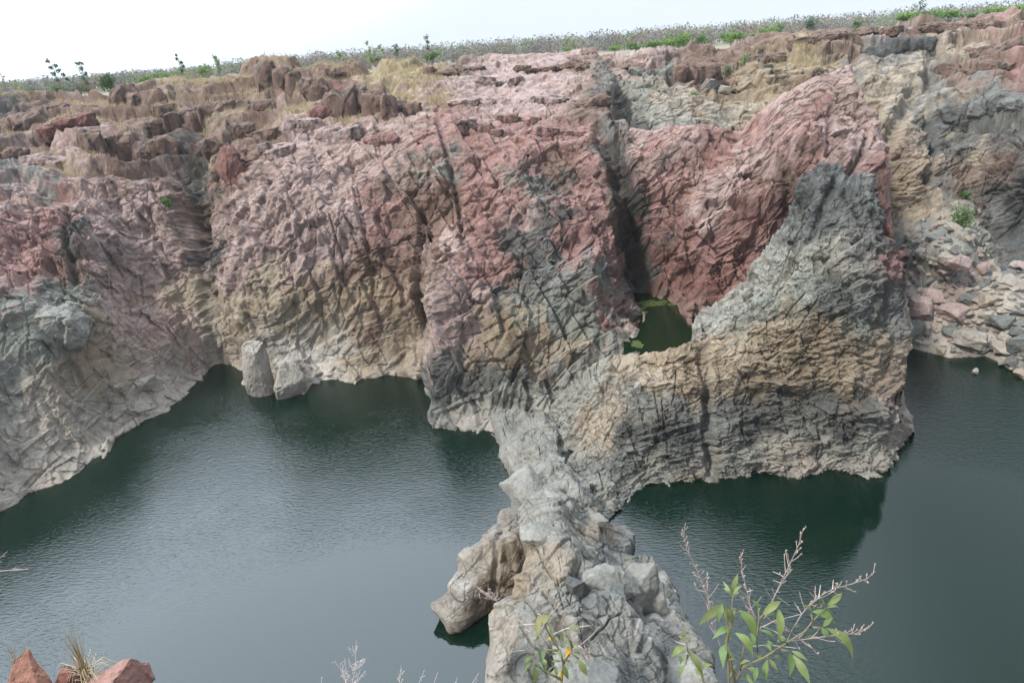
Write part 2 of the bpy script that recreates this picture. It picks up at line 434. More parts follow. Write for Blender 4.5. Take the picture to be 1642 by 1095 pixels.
FB = Field(water(wl) + [
    (-150, 700, 'z', 6), (0, 700, 'z', 3.4), (0, 600, 'z', 6.8), (100, 650, 'z', 3.6), (60, 540, 'z', 8.6), (200, 620, 'z', 2.6), (90, 480, 'y', 50.5), (250, 560, 'z', 3.6),
    (330, 560, 'z', 1.8), (170, 500, 'y', 53.5), (-150, 500, 'y', 44), (-150, 300, 'y', 60), (-150, 220, 'y', 78),
    (0, 400, 'y', 54), (0, 300, 'y', 63), (0, 235, 'y', 77), (0, 190, 'y', 92), (0, 158, 'y', 106), (130, 400, 'y', 58), (130, 300, 'y', 64), (130, 220, 'y', 76), (120, 152, 'y', 108),
    (300, 470, 'y', 60), (310, 300, 'y', 68), (310, 200, 'y', 80), (250, 250, 'y', 72), (300, 128, 'y', 106),
    (400, 500, 'y', 55.5), (400, 400, 'y', 57), (400, 300, 'y', 61), (400, 220, 'y', 70), (430, 160, 'y', 86), (450, 101, 'y', 104),
    (550, 520, 'y', 55), (550, 430, 'y', 56), (550, 300, 'y', 61), (550, 220, 'y', 69), (570, 165, 'y', 82), (580, 120, 'y', 98), (600, 100, 'y', 108),
    (680, 520, 'y', 54.5), (680, 420, 'y', 55), (690, 320, 'y', 58), (700, 220, 'y', 66), (700, 150, 'y', 82), (720, 97, 'y', 110),
    (790, 500, 'y', 56), (800, 380, 'y', 57), (830, 300, 'y', 58.5), (840, 220, 'y', 65), (850, 150, 'y', 80), (880, 88, 'y', 108),
    (950, 450, 'y', 55), (950, 330, 'y', 57.5), (955, 240, 'y', 62), (950, 200, 'y', 66), (955, 130, 'y', 80), (970, 85, 'y', 104), (940, 600, 'y', 52),
    (1040, 485, 'z', 4.5), (1090, 490, 'z', 4.5), (1020, 540, 'y', 48.5), (1045, 350, 'y', 57), (1050, 215, 'y', 61.5), (1110, 350, 'y', 54.5), (1110, 250, 'y', 58.5), (1110, 206, 'y', 62),
    (1190, 420, 'y', 52), (1180, 300, 'y', 55), (1190, 215, 'y', 61), (1240, 300, 'y', 53), (1250, 160, 'y', 60), (1300, 250, 'y', 51), (1300, 135, 'y', 60), (1366, 105, 'y', 61),
    (1340, 200, 'y', 54.5), (1400, 200, 'y', 54), (1395, 280, 'y', 49), (1425, 300, 'y', 49), (1435, 420, 'y', 47), (1300, 450, 'y', 51), (1437, 480, 'y', 47)])
FD = Field(water([(691, 690), (735, 692), (780, 690), (805, 708), (828, 738), (836, 768)]) + [
    (700, 600, 'y', 44.3), (700, 500, 'y', 47), (705, 430, 'y', 50.5), (720, 350, 'y', 58), (690, 300, 'y', 66), (780, 620, 'y', 44.5), (760, 540, 'y', 46.5), (800, 600, 'y', 45), (800, 500, 'y', 47.3),
    (800, 410, 'y', 51.5), (810, 320, 'y', 57.5), (900, 660, 'y', 43.6), (850, 690, 'y', 42.0), (900, 550, 'y', 46.5), (900, 450, 'y', 49), (905, 370, 'y', 53), (900, 290, 'y', 59), (960, 420, 'y', 50.5), (985, 425, 'y', 51.5),
    (975, 530, 'y', 47), (1000, 500, 'y', 49.8), (1020, 545, 'y', 47.2), (970, 350, 'y', 57), (975, 270, 'y', 64), (960, 620, 'y', 45.5), (880, 745, 'y', 41), (700, 220, 'y', 80), (950, 200, 'y', 80), (850, 200, 'y', 78)])

def cliff_depth(px, py):
    wb = FB(px, py); wd = FD(px, py)
    edge_l = np.interp(py, [300, 430, 600, 690, 800], [700, 692, 686, 690, 690])
    edge_r = np.interp(py, [300, 415, 430, 500, 515, 545, 560], [975, 985, 990, 990, 1026, 1030, 1030])
    sl = np.clip((edge_l - px), 0, None) * 0.9 + np.clip((px - edge_r), 0, None) * 0.8
    td = 30 / np.maximum(wd, 0.05) + sl
    tb = 30 / np.maximum(wb, 0.05)
    k = 0.35                                # soft union
    h = np.clip(0.5 + 0.5 * (tb - td) / k, 0, 1)
    return tb * (1 - h) + td * h - k * h * (1 - h)

def cracks(seed, n, box, lean, lmin, lmax, wmin, wmax, dmin, dmax):
    r = random.Random(seed); out = []
    for _ in range(n):
        x, y = r.uniform(box[0], box[2]), r.uniform(box[1], box[3]); L = r.uniform(lmin, lmax); a = lean + r.gauss(0, 0.13); pts = [(x, y)]
        for k in range(4):
            a2 = a + r.gauss(0, 0.22); x += L / 4 * math.sin(a2); y += L / 4 * math.cos(a2); pts.append((x, y))
        out.append((pts, r.uniform(wmin, wmax), r.uniform(dmin, dmax)))
    return out
def cliff_lines():
    return cracks(1, 22, (0, 200, 690, 480), 0.0, 50, 170, 1.0, 1.7, .15, .4) + cracks(3, 14, (690, 220, 980, 560), -0.95, 60, 190, 1.0, 1.6, .12, .3) + cracks(4, 10, (1030, 220, 1400, 470), 0.1, 30, 110, 1.0, 1.6, .12, .3) + [([(985, 150), (990, 185)], 9, 2.2),
            ([(968, 215), (990, 250), (1008, 330), (1026, 420), (1038, 480)], 17, 2.2),
            ([(312, 120), (315, 240), (308, 330), (318, 440), (340, 520), (345, 590)], 14, 1.6),
            ([(316, 200), (300, 300), (310, 380)], 26, 1.4),
            ([(672, 330), (668, 420), (690, 560)], 6, 0.7), ([(700, 190), (720, 260), (735, 330), (745, 400)], 4, 0.7),
            ([(100, 330), (112, 400), (120, 450)], 7, 0.9), ([(560, 250), (575, 330), (590, 400), (600, 470)], 4, 0.5),
            ([(470, 250), (455, 320), (470, 380)], 5, 0.4),
            ([(1225, 330), (1200, 420)], 7, 0.5), ([(1138, 330), (1180, 336)], 7, 1.2),
            ([(1265, 250), (1262, 330)], 8, 0.6), ([(1330, 180), (1325, 250)], 5, 0.5), ([(1395, 210), (1380, 260)], 5, 0.6),
            ([(398, 545), (440, 535)], 9, -0.5), ([(700, 690), (785, 695), (838, 765)], 26, -0.7), ([(520, 130), (600, 130)], 9, 0.5)]

def build_cliff():
    nu, nv = int(1350 * QUAL), int(760 * QUAL)
    # columns even in the picture except that steep steps of the outline get more
    u = np.linspace(0, 1, 4001); X = -220 + 1657 * u
    den = 1 + 0.2 * (np.abs(np.gradient(cb_bottom(X), X)) + np.abs(np.gradient(cb_top(X), X))).clip(0, 40) + (X > -40) * 1.0
    cum = np.cumsum(den); cum = (cum - cum[0]) / (cum[-1] - cum[0])
    xs = np.interp(np.linspace(0, 1, nu), cum, X)
    v = np.linspace(0, 1, nv) ** 1.25
    px = np.repeat(xs[None], nv, 0)
    py = cb_top(xs)[None] * (1 - v[:, None]) + cb_bottom(xs)[None] * v[:, None]
    t = cliff_depth(px, py)
    # the shore line itself lies exactly on the water
    P = np.array([0, 0, H]) + rays(px, py) * t[..., None]
    wlz = np.interp(xs, [-220, 836, 850, 1000, 1030, 1110, 1200], [0, 0, 3, 5, 4.5, 4.5, 6])
    on = (xs < 836) | ((xs > 1028) & (xs < 1112))
    fall = np.exp(-((1 - v) / 0.05) ** 1.0)[:, None]
    tw = depth_z(xs, cb_bottom(xs), wlz)
    t = t + np.where(on, (tw - t[-1]), 0)[None] * fall
    P = np.array([0, 0, H]) + rays(px, py) * t[..., None]
    P, px, py = skirt(P, px, py, 'b', DOWN + [(0.2, -6.0)])
    P, px, py = skirt(P, px, py, 't', [(0.4, 0.03), (1.2, 0.02), (3, -0.3), (6, -0.8), (12, -1.6), (24, -2.5)])
    up = np.clip((np.interp(px, [-220, 100, 300, 420, 640, 760, 900], [330, 330, 300, 240, 200, 130, 100]) - py) / 60, 0, 1)
    P = terrace(P, 1.0 * up, 2.7, 71)
    N = normals(P)
    # skirts: keep steady normals
    fade = (1 - 0.6 * np.clip((N[..., 2] - 0.72) / 0.22, 0, 1)) * (1 - 0.35 * up); fade[:6] *= np.linspace(0.1, 0.8, 6)[:, None]
    top = np.clip((np.broadcast_to(py, px.shape) - np.interp(px, [-220, 955, 1437], [260, 160, 100])) / 120, 0.35, 1)
    M1 = rotm(8, 28, 10); M2 = rotm(-10, 35, -25); M3 = rotm(20, -20, 40)
    BED, COLM = (-0.55, 0.1, 1), (0.9, 0.25, 0.35)
    layers = [('crag', (5.0, 5.0, 8.0), 1.1, M1), ('stair', (3.6, 3.6, 5.5), 0.5, M2, 3), ('crag', (2.2, 2.2, 3.6), 0.60, M2), ('block', (1.5, 1.5, 2.8), 0.2, M1, 0.5, 0.2),
              ('saw', 2.2, 0.2, BED, (2.6, 2.6, 3.2), M1, 0.3, 0.12), ('saw', 2.4, 0.24, COLM, (3.0, 3.0, 6.0), M1, 0.2, 0.1), ('crag', (0.9, 0.9, 1.45), 0.20, M1), ('block', (0.6, 0.6, 1.0), 0.08, M2, 0.7, 0.26),
              ('crag', (0.36, 0.36, 0.5), 0.05, M3), ('crack', (1.3, 1.3, 2.8), 0.14, M1), ('crack', (0.65, 0.65, 1.1), 0.07, M2), ('crack', (3.2, 3.2, 6.0), 0.28, M2), ('fbm', 9.0, 0.3, 2)]
    P2, tint = rock_detail(P, N, layers, 11, cliff_lines(), px, py, fade * (0.55 + 0.45 * top) * (1 - 0.5 * np.clip((py - 420) / 110, 0, 1) * np.clip((720 - px) / 60, 0.25, 1)))
    return P2, tint, px, py, N

CLIFF_COL = [
    (-100, 900, 'PG'), (0, 780, 'PG'), (100, 740, 'PG'), (60, 690, 'PG'), (60, 650, 'PG'), (0, 620, 'G'), (150, 680, 'PG'), (230, 640, 'PG'), (300, 610, 'PG'), (60, 560, 'GG'), (20, 520, 'GG'), (110, 490, 'GG'), (90, 500, 'GG'),
    (120, 545, 'O'), (130, 570, 'O'), (180, 560, 'T'), (210, 470, 'P'), (230, 430, 'P'), (180, 420, 'P'), (260, 520, 'P'), (300, 560, 'P'), (340, 560, 'PG'), (200, 540, 'P'), (280, 480, 'T'), (330, 500, 'T'),
    (30, 430, 'R'), (60, 380, 'R'), (10, 350, 'R'), (90, 340, 'R'), (110, 380, 'DG'), (120, 430, 'RB'), (30, 300, 'P'), (60, 280, 'BG'), (10, 265, 'DG'), (150, 330, 'P'), (190, 380, 'P'), (170, 270, 'RB'), (230, 340, 'P'), (250, 400, 'P'),
    (20, 220, 'RB'), (20, 190, 'DG'), (60, 200, 'RB'), (120, 190, 'RB'), (60, 165, 'RB'), (200, 200, 'RB'), (150, 230, 'P'), (100, 250, 'P'), (250, 180, 'RB'), (200, 160, 'RB'), (240, 140, 'O'), (280, 220, 'DG'), (300, 280, 'DG'), (310, 350, 'RB'), (330, 250, 'O'), (375, 270, 'RD'), (270, 320, 'RB'), (320, 400, 'DG'), (330, 180, 'RB'), (290, 240, 'BS'),
    (360, 160, 'O'), (350, 140, 'RB'), (400, 180, 'RB'), (420, 140, 'RB'), (470, 130, 'RB'), (500, 115, 'RB'), (440, 112, 'O'), (430, 210, 'RB'), (520, 170, 'O'), (480, 200, 'P'), (560, 150, 'RB'), (540, 155, 'RD'), (590, 155, 'RB'), (620, 150, 'O'), (650, 120, 'ST'), (620, 110, 'ST'), (690, 110, 'ST'), (690, 140, 'RB'), (660, 170, 'P'),
    (400, 260, 'RB'), (420, 300, 'P'), (380, 350, 'P'), (420, 370, 'P'), (470, 330, 'P'), (500, 280, 'P'), (520, 230, 'P'), (550, 350, 'P'), (560, 280, 'P'), (610, 240, 'P'), (620, 330, 'R'), (600, 400, 'RB'), (560, 420, 'RB'), (500, 410, 'P'), (400, 420, 'P'), (360, 430, 'P'), (640, 420, 'RB'),
    (450, 460, 'T'), (430, 490, 'O'), (520, 470, 'O'), (590, 460, 'O'), (640, 480, 'O'), (560, 510, 'T'), (480, 500, 'T'), (400, 480, 'T'), (610, 520, 'RB'), (660, 520, 'O'), (370, 540, 'T'), (420, 570, 'PG'), (460, 590, 'W'), (520, 580, 'W'), (600, 570, 'T'), (650, 570, 'T'), (640, 600, 'PG'), (380, 580, 'PG'), (430, 620, 'PG'), (480, 620, 'PG'),
    (690, 230, 'R'), (690, 300, 'RB'), (700, 260, 'GG'), (720, 200, 'R'), (740, 280, 'R'), (780, 230, 'R'), (830, 220, 'R'), (880, 210, 'R'), (930, 230, 'R'), (760, 330, 'R'), (700, 350, 'RB'), (720, 400, 'P'), (680, 400, 'RB'), (800, 290, 'R'), (850, 260, 'R'), (900, 260, 'RB'), (940, 280, 'R'), (960, 320, 'R'), (960, 370, 'R'), (920, 330, 'R'), (860, 300, 'GG'), (880, 290, 'DG'), (890, 350, 'DG'), (840, 350, 'P'), (830, 330, 'R'), (930, 390, 'R'),
    (720, 170, 'RB'), (740, 140, 'P'), (800, 150, 'P'), (800, 190, 'P'), (860, 160, 'P'), (850, 120, 'P'), (780, 110, 'P'), (900, 140, 'P'), (900, 100, 'P'), (760, 95, 'RB'), (830, 98, 'P'), (940, 100, 'RB'), (950, 130, 'RB'), (960, 160, 'DG'), (970, 130, 'GG'), (930, 180, 'RB'), (960, 190, 'RB'), (700, 100, 'RB'), (745, 105, 'DG'),
    (830, 390, 'DG'), (870, 410, 'DG'), (850, 440, 'DG'), (910, 420, 'BG'), (950, 440, 'BG'), (970, 470, 'GG'), (800, 440, 'RB'), (790, 400, 'R'), (760, 430, 'R'), (730, 470, 'P'), (710, 510, 'P'), (760, 480, 'P'), (700, 560, 'P'), (720, 540, 'P'), (745, 520, 'P'), (800, 480, 'DG'), (830, 490, 'GG'), (890, 480, 'BG'), (930, 500, 'GG'), (800, 520, 'O'), (860, 540, 'O'), (780, 560, 'O'), (840, 570, 'O'), (900, 530, 'GG'), (900, 560, 'T'), (950, 540, 'GG'), (970, 560, 'G'),
    (700, 600, 'DG'), (740, 600, 'DG'), (800, 600, 'DG'), (850, 600, 'DG'), (700, 640, 'BG'), (760, 640, 'G'), (820, 640, 'G'), (730, 670, 'G'), (780, 670, 'PG'), (820, 700, 'G'), (860, 660, 'G'), (890, 620, 'G'), (850, 730, 'G'), (880, 690, 'G'), (930, 590, 'G'),
    (1000, 450, 'R'), (1000, 490, 'R'), (1005, 520, 'PG'), (1015, 545, 'PG'), (995, 420, 'RB'), (985, 390, 'R'), (975, 225, 'BG'), (985, 240, 'DG'), (1000, 290, 'BS'), (1006, 310, 'BS'), (1008, 330, 'BS'), (1016, 370, 'BS'), (1022, 400, 'BS'), (1030, 440, 'BS'), (1012, 300, 'DG'), (1028, 380, 'DG'), (1040, 430, 'BS'), (1012, 350, 'BS'), (1025, 420, 'DG'), (1035, 460, 'BG'), (1000, 320, 'O'), (1018, 380, 'BS'),
    (1030, 230, 'P'), (1060, 230, 'R'), (1100, 240, 'P'), (1150, 230, 'R'), (1060, 290, 'R'), (1085, 270, 'P'), (1110, 300, 'R'), (1150, 290, 'P'), (1130, 320, 'P'), (1170, 330, 'P'), (1050, 340, 'R'), (1090, 380, 'RD'), (1060, 420, 'RD'), (1120, 420, 'R'), (1160, 390, 'R'), (1140, 350, 'P'), (1190, 370, 'R'), (1200, 330, 'R'), (1100, 460, 'RD'), (1150, 460, 'RD'), (1180, 440, 'R'), (1230, 350, 'R'), (1090, 480, 'RB'),
    (1200, 250, 'P'), (1220, 200, 'R'), (1240, 240, 'P'), (1260, 170, 'P'), (1290, 180, 'R'), (1300, 230, 'R'), (1320, 150, 'P'), (1350, 120, 'P'), (1345, 160, 'RB'), (1330, 200, 'P'), (1350, 230, 'P'), (1390, 220, 'P'), (1290, 260, 'R'), (1350, 260, 'R'), (1400, 260, 'R'), (1420, 300, 'R'), (1425, 380, 'R'), (1270, 290, 'RB'), (1240, 290, 'RB'), (1400, 240, 'P'), (1330, 280, 'DG'), (1370, 290, 'DG'), (1300, 300, 'DG')]

_P, _tint, _px, _py, _N = build_cliff()
_c = colour(_px, _py, _P.reshape(-1, 3), CLIFF_COL)
_c *= (1 + 0.5 * _tint)[:, None]
_m = (1 - np.exp(1.6 * carve(_px, _py, [([(978, 225), (992, 262), (1006, 330), (1020, 400), (1036, 478)], 15, 1.0)]))).clip(0, 1)   # water stain of the wet-season fall
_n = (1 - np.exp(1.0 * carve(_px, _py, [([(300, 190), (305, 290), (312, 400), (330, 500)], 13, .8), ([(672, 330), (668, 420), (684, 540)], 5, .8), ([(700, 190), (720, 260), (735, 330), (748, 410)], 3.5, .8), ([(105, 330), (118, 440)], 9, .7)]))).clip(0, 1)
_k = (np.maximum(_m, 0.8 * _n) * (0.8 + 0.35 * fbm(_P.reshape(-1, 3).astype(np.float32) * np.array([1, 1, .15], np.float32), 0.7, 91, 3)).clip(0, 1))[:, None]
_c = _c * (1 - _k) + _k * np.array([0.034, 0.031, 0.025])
LEDGES = [(580, 187, 112, 50, 'RB'), (470, 152, 95, 38, 'RB'), (335, 184, 70, 32, 'RB'), (225, 167, 75, 32, 'RB'), (150, 240, 42, 46, 'RB'), (195, 236, 50, 52, 'RB'), (60, 182, 84, 15, 'RB'), (112, 216, 64, 20, 'RD'), (38, 206, 60, 24, 'RB'), (645, 178, 52, 24, 'RB'), (372, 166, 42, 18, 'RB'), (283, 178, 50, 24, 'RB'), (375, 282, 26, 48, 'RD'),
    (412, 216, 62, 20, 'RB'), (330, 236, 60, 28, 'RB'), (485, 206, 52, 20, 'P'), (545, 226, 60, 20, 'P'), (705, 124, 46, 14, 'RB'), (745, 111, 52, 11, 'RB'), (560, 117, 60, 8, 'RB'), (250, 252, 60, 32, 'RB'), (70, 252, 62, 22, 'P'), (15, 244, 44, 20, 'RB'), (440, 242, 50, 18, 'P'), (612, 232, 52, 18, 'R'), (130, 172, 60, 12, 'RB'), (520, 192, 34, 22, 'RD'), (420, 186, 40, 16, 'RB'), (265, 215, 44, 26, 'RB'),
    (760, 170, 60, 14, 'P'), (830, 190, 60, 16, 'R'), (880, 165, 60, 14, 'P'), (800, 135, 70, 12, 'P'), (860, 115, 60, 9, 'RB'), (925, 108, 50, 12, 'RB'), (950, 172, 40, 18, 'RB'), (770, 215, 70, 20, 'R'), (900, 215, 80, 18, 'R')]
cliff = tag(grid_mesh("cliff", _P, _c, ROCK, extra=outcrops(LEDGES, _P, _px, _py, 500)), "fractured pink and red granite cliff above the left pool, grass on its rim", "cliff", kind="structure")
CLIFF_P, CLIFF_PX, CLIFF_PY = _P, _px, _py

# ================================================================== the far right wall and boulder slope
ca_top = poly([(900, 92), (960, 85), (1040, 84), (1090, 78), (1190, 66), (1290, 54), (1330, 49), (1400, 46), (1440, 36), (1500, 33), (1560, 31), (1600, 25), (1642, 20), (1850, 0)])
ca_bot = poly([(900, 300), (1180, 300), (1260, 330), (1340, 420), (1420, 560), (1455, 556), (1500, 568), (1530, 576), (1580, 570), (1620, 592), (1645, 612), (1720, 650), (1850, 740)])
FA = Field(water([(1430, 556), (1455, 556), (1500, 568), (1530, 576), (1580, 570), (1620, 592), (1645, 612), (1720, 650), (1850, 740)]) + [
    (900, 92, 'y', 108), (960, 85, 'y', 108), (1090, 78, 'y', 108), (1190, 66, 'y', 108), (1290, 54, 'y', 108), (1400, 46, 'y', 108), (1500, 33, 'y', 110), (1642, 20, 'y', 112), (1850, 0, 'y', 110),
    (900, 300, 'y', 72), (1180, 300, 'y', 72), (1000, 200, 'y', 74), (1100, 200, 'y', 74), (1180, 200, 'y', 74), (1000, 150, 'y', 86), (1090, 150, 'y', 82), (1080, 105, 'y', 97), (1180, 160, 'y', 82), (1200, 110, 'y', 92), (1290, 100, 'y', 90), (1290, 150, 'y', 80), (1340, 90, 'y', 92),
    (1390, 110, 'y', 86), (1390, 160, 'y', 80), (1440, 70, 'y', 96), (1480, 110, 'y', 88), (1450, 180, 'y', 78), (1420, 250, 'y', 72), (1460, 300, 'y', 70), (1480, 345, 'y', 68), (1520, 150, 'y', 80), (1560, 110, 'y', 86), (1640, 90, 'y', 86), (1560, 80, 'y', 95), (1600, 150, 'y', 76), (1540, 220, 'y', 73), (1600, 220, 'y', 70), (1560, 300, 'y', 69), (1640, 300, 'y', 64), (1640, 200, 'y', 68), (1600, 380, 'y', 64), (1642, 400, 'y', 60), (1850, 150, 'y', 66), (1850, 300, 'y', 58), (1850, 450, 'y', 50), (1740, 500, 'y', 50),
    (1500, 450, 'z', 4.6), (1560, 450, 'z', 4.4), (1500, 400, 'z', 7.4), (1550, 400, 'z', 7.2), (1450, 480, 'z', 3.2), (1450, 400, 'y', 63), (1620, 480, 'z', 3.9), (1530, 520, 'z', 1.9), (1640, 540, 'z', 2.2), (1340, 420, 'y', 66)])
FAR_LINES = [([(1072, 95), (1076, 128)], 6, 2.0), ([(1370, 85), (1375, 120), (1368, 170)], 8, 2.0), ([(1505, 80), (1495, 140), (1440, 190), (1425, 230)], 12, 1.2), ([(985, 150), (1000, 180)], 14, 1.8),
             ([(1490, 175), (1500, 230), (1480, 300)], 7, 1.0), ([(1560, 90), (1640, 60)], 8, 0.8), ([(1100, 125), (1370, 130)], 10, 0.7)]
FAR_COL = [
    (930, 120, 'RB'), (960, 95, 'P'), (1000, 105, 'P'), (1040, 100, 'P'), (1000, 130, 'GG'), (1030, 145, 'GG'), (980, 160, 'O'), (1060, 150, 'T'), (1090, 160, 'PG'), (1050, 180, 'G'), (1120, 170, 'T'), (1150, 190, 'G'), (1170, 160, 'O'), (1100, 190, 'G'), (1010, 190, 'DG'), (1180, 200, 'T'), (1060, 120, 'DG'),
    (1110, 95, 'RB'), (1120, 120, 'RB'), (1160, 85, 'RB'), (1150, 110, 'RB'), (1200, 80, 'RB'), (1200, 130, 'O'), (1230, 110, 'O'), (1240, 140, 'O'), (1280, 85, 'ST'), (1290, 110, 'O'), (1260, 65, 'RB'), (1310, 60, 'RB'), (1350, 55, 'RB'), (1330, 100, 'O'), (1350, 80, 'O'), (1300, 130, 'RB'), (1380, 50, 'RB'), (1430, 48, 'P'),
    (1380, 95, 'DG'), (1375, 130, 'DG'), (1390, 130, 'T'), (1420, 75, 'BG'), (1450, 68, 'DG'), (1410, 90, 'BG'), (1400, 110, 'T'), (1440, 100, 'G'), (1430, 130, 'T'), (1460, 150, 'G'), (1420, 160, 'T'), (1400, 180, 'O'), (1480, 110, 'T'), (1500, 100, 'BG'), (1490, 90, 'PG'), (1500, 130, 'G'), (1480, 160, 'BG'), (1440, 180, 'PG'), (1470, 130, 'T'),
    (1480, 50, 'RB'), (1520, 45, 'RB'), (1560, 40, 'RB'), (1600, 35, 'R'), (1640, 30, 'RB'), (1500, 65, 'T'), (1560, 60, 'T'), (1620, 48, 'T'), (1550, 75, 'T'), (1600, 70, 'RB'), (1640, 70, 'R'), (1560, 100, 'RB'), (1600, 100, 'RB'), (1640, 110, 'R'), (1540, 130, 'RB'), (1580, 130, 'BG'), (1620, 130, 'RB'), (1700, 100, 'RB'), (1640, 140, 'RB'), (1530, 155, 'O'),
    (1430, 220, 'T'), (1450, 250, 'RB'), (1460, 200, 'T'), (1440, 290, 'O'), (1470, 300, 'O'), (1480, 260, 'T'), (1450, 330, 'T'), (1500, 340, 'T'), (1520, 190, 'DG'), (1550, 170, 'DG'), (1500, 220, 'DG'), (1530, 230, 'DG'), (1570, 200, 'BG'), (1600, 180, 'G'), (1600, 210, 'DG'), (1560, 250, 'T'), (1600, 250, 'RB'), (1640, 200, 'DG'), (1630, 160, 'DG'), (1540, 280, 'RB'), (1520, 300, 'BG'), (1590, 300, 'DG'), (1630, 280, 'DG'), (1600, 340, 'BG'), (1640, 340, 'DG'), (1570, 330, 'RB'), (1620, 380, 'DG'), (1560, 360, 'G'), (1720, 250, 'DG'), (1720, 380, 'BG'),
    (1440, 400, 'DG'), (1460, 380, 'BG'), (1500, 380, 'G'), (1500, 420, 'G'), (1550, 420, 'PG'), (1600, 430, 'BG'), (1640, 430, 'DG'), (1480, 470, 'PG'), (1540, 470, 'P'), (1600, 480, 'PG'), (1640, 500, 'PG'), (1500, 520, 'PG'), (1560, 530, 'PG'), (1620, 550, 'G'), (1720, 550, 'G')]
def build_far():
    nu, nv = int(980 * QUAL), int(620 * QUAL)
    xs = np.linspace(900, 1850, nu); xs = np.interp(np.linspace(0, 1, nu), [0, 0.9, 1], [900, 1670, 1850])
    v = np.linspace(0, 1, nv) ** 1.2
    px = np.repeat(xs[None], nv, 0); py = ca_top(xs)[None] * (1 - v[:, None]) + ca_bot(xs)[None] * v[:, None]
    t = 30 / np.maximum(FA(px, py), 0.05)
    P = np.array([0, 0, H]) + rays(px, py) * t[..., None]
    P, px, py = skirt(P, px, py, 'b', DOWN + [(0.2, -6.0)])
    P, px, py = skirt(P, px, py, 't', [(0.4, 0.03), (1.2, 0.02), (3, -0.3), (6, -0.8), (12, -1.6), (24, -2.5)])
    N = normals(P)
    up = np.clip((np.interp(px, [900, 1000, 1200, 1360, 1500, 1850], [120, 125, 190, 150, 200, 330]) - py) / 40, 0, 1)
    P = terrace(P, 1.0 * up, 2.8, 72)
    N = normals(P)
    fade = (1 - 0.6 * np.clip((N[..., 2] - 0.72) / 0.22, 0, 1)) * (1 - 0.35 * up); fade[:6] *= np.linspace(0.1, 0.8, 6)[:, None]
    rub = (py > np.interp(px, [1400, 1440, 1480, 1560, 1642], [350, 350, 360, 395, 440]))     # rubble slope: finer
    fade = fade * np.where(rub, 0.3, 1.0)
    M1 = rotm(5, -25, 15); M2 = rotm(-12, -15, -30); M3 = rotm(20, 20, 40)
    layers = [('crag', (5.5, 5.0, 3.2), 1.1, M1), ('stair', (4.0, 3.6, 2.4), 0.6, M2, 3), ('crag', (2.2, 2.2, 1.5), 0.55, M2), ('block', (1.8, 1.7, 1.2), 0.18, M1, 0.4, 0.2),
              ('saw', 2.4, 0.26, (0.3, 0, 1), (4.0, 3.6, 2.6), M1, 0.25, 0.16), ('crag', (0.95, 0.95, 0.7), 0.2, M3), ('block', (0.7, 0.7, 0.5), 0.06, M2, 0.5, 0.2), ('crag', (0.4, 0.4, 0.3), 0.06, M1),
              ('crack', (1.8, 1.8, 1.4), 0.2, M2), ('crack', (4.0, 4.0, 3.0), 0.4, M1), ('fbm', 9.0, 0.3, 2)]
    P2, tint = rock_detail(P, N, layers, 23, FAR_LINES, px, py, fade)
    return P2, tint, px, py, N
_P, _tint, _px, _py, _N = build_far()
_c = colour(_px, _py, _P.reshape(-1, 3), FAR_COL, wob=28)
_c *= (1 + 0.5 * _tint)[:, None]
FAR_LEDGES = [(1115, 130, 66, 30, 'RB'), (1185, 100, 76, 20, 'RB'), (1255, 84, 84, 15, 'RB'), (1335, 72, 74, 16, 'RB'), (1402, 60, 62, 12, 'RB'), (1470, 50, 56, 11, 'RB'), (1522, 50, 66, 12, 'RB'), (1572, 45, 66, 13, 'RB'), (1622, 40, 60, 14, 'RB'), (1440, 84, 92, 20, 'DG'), (1290, 128, 96, 18, 'O'), (1222, 138, 76, 20, 'O'),
    (1600, 80, 90, 18, 'RB'), (1560, 105, 100, 20, 'RB'), (1540, 190, 60, 22, 'DG'), (1602, 186, 80, 22, 'BG'), (1045, 118, 66, 14, 'GG'), (1010, 108, 54, 12, 'RB')]
far = tag(grid_mesh("cliff", _P, _c, ROCK, extra=outcrops(FAR_LEDGES, _P, _px, _py, 600)), "brown and dark grey rock wall beyond the red peak, with a rubble slope down to the right pool", "cliff", kind="structure")
FAR_P, FAR_PX, FAR_PY = _P, _px, _py

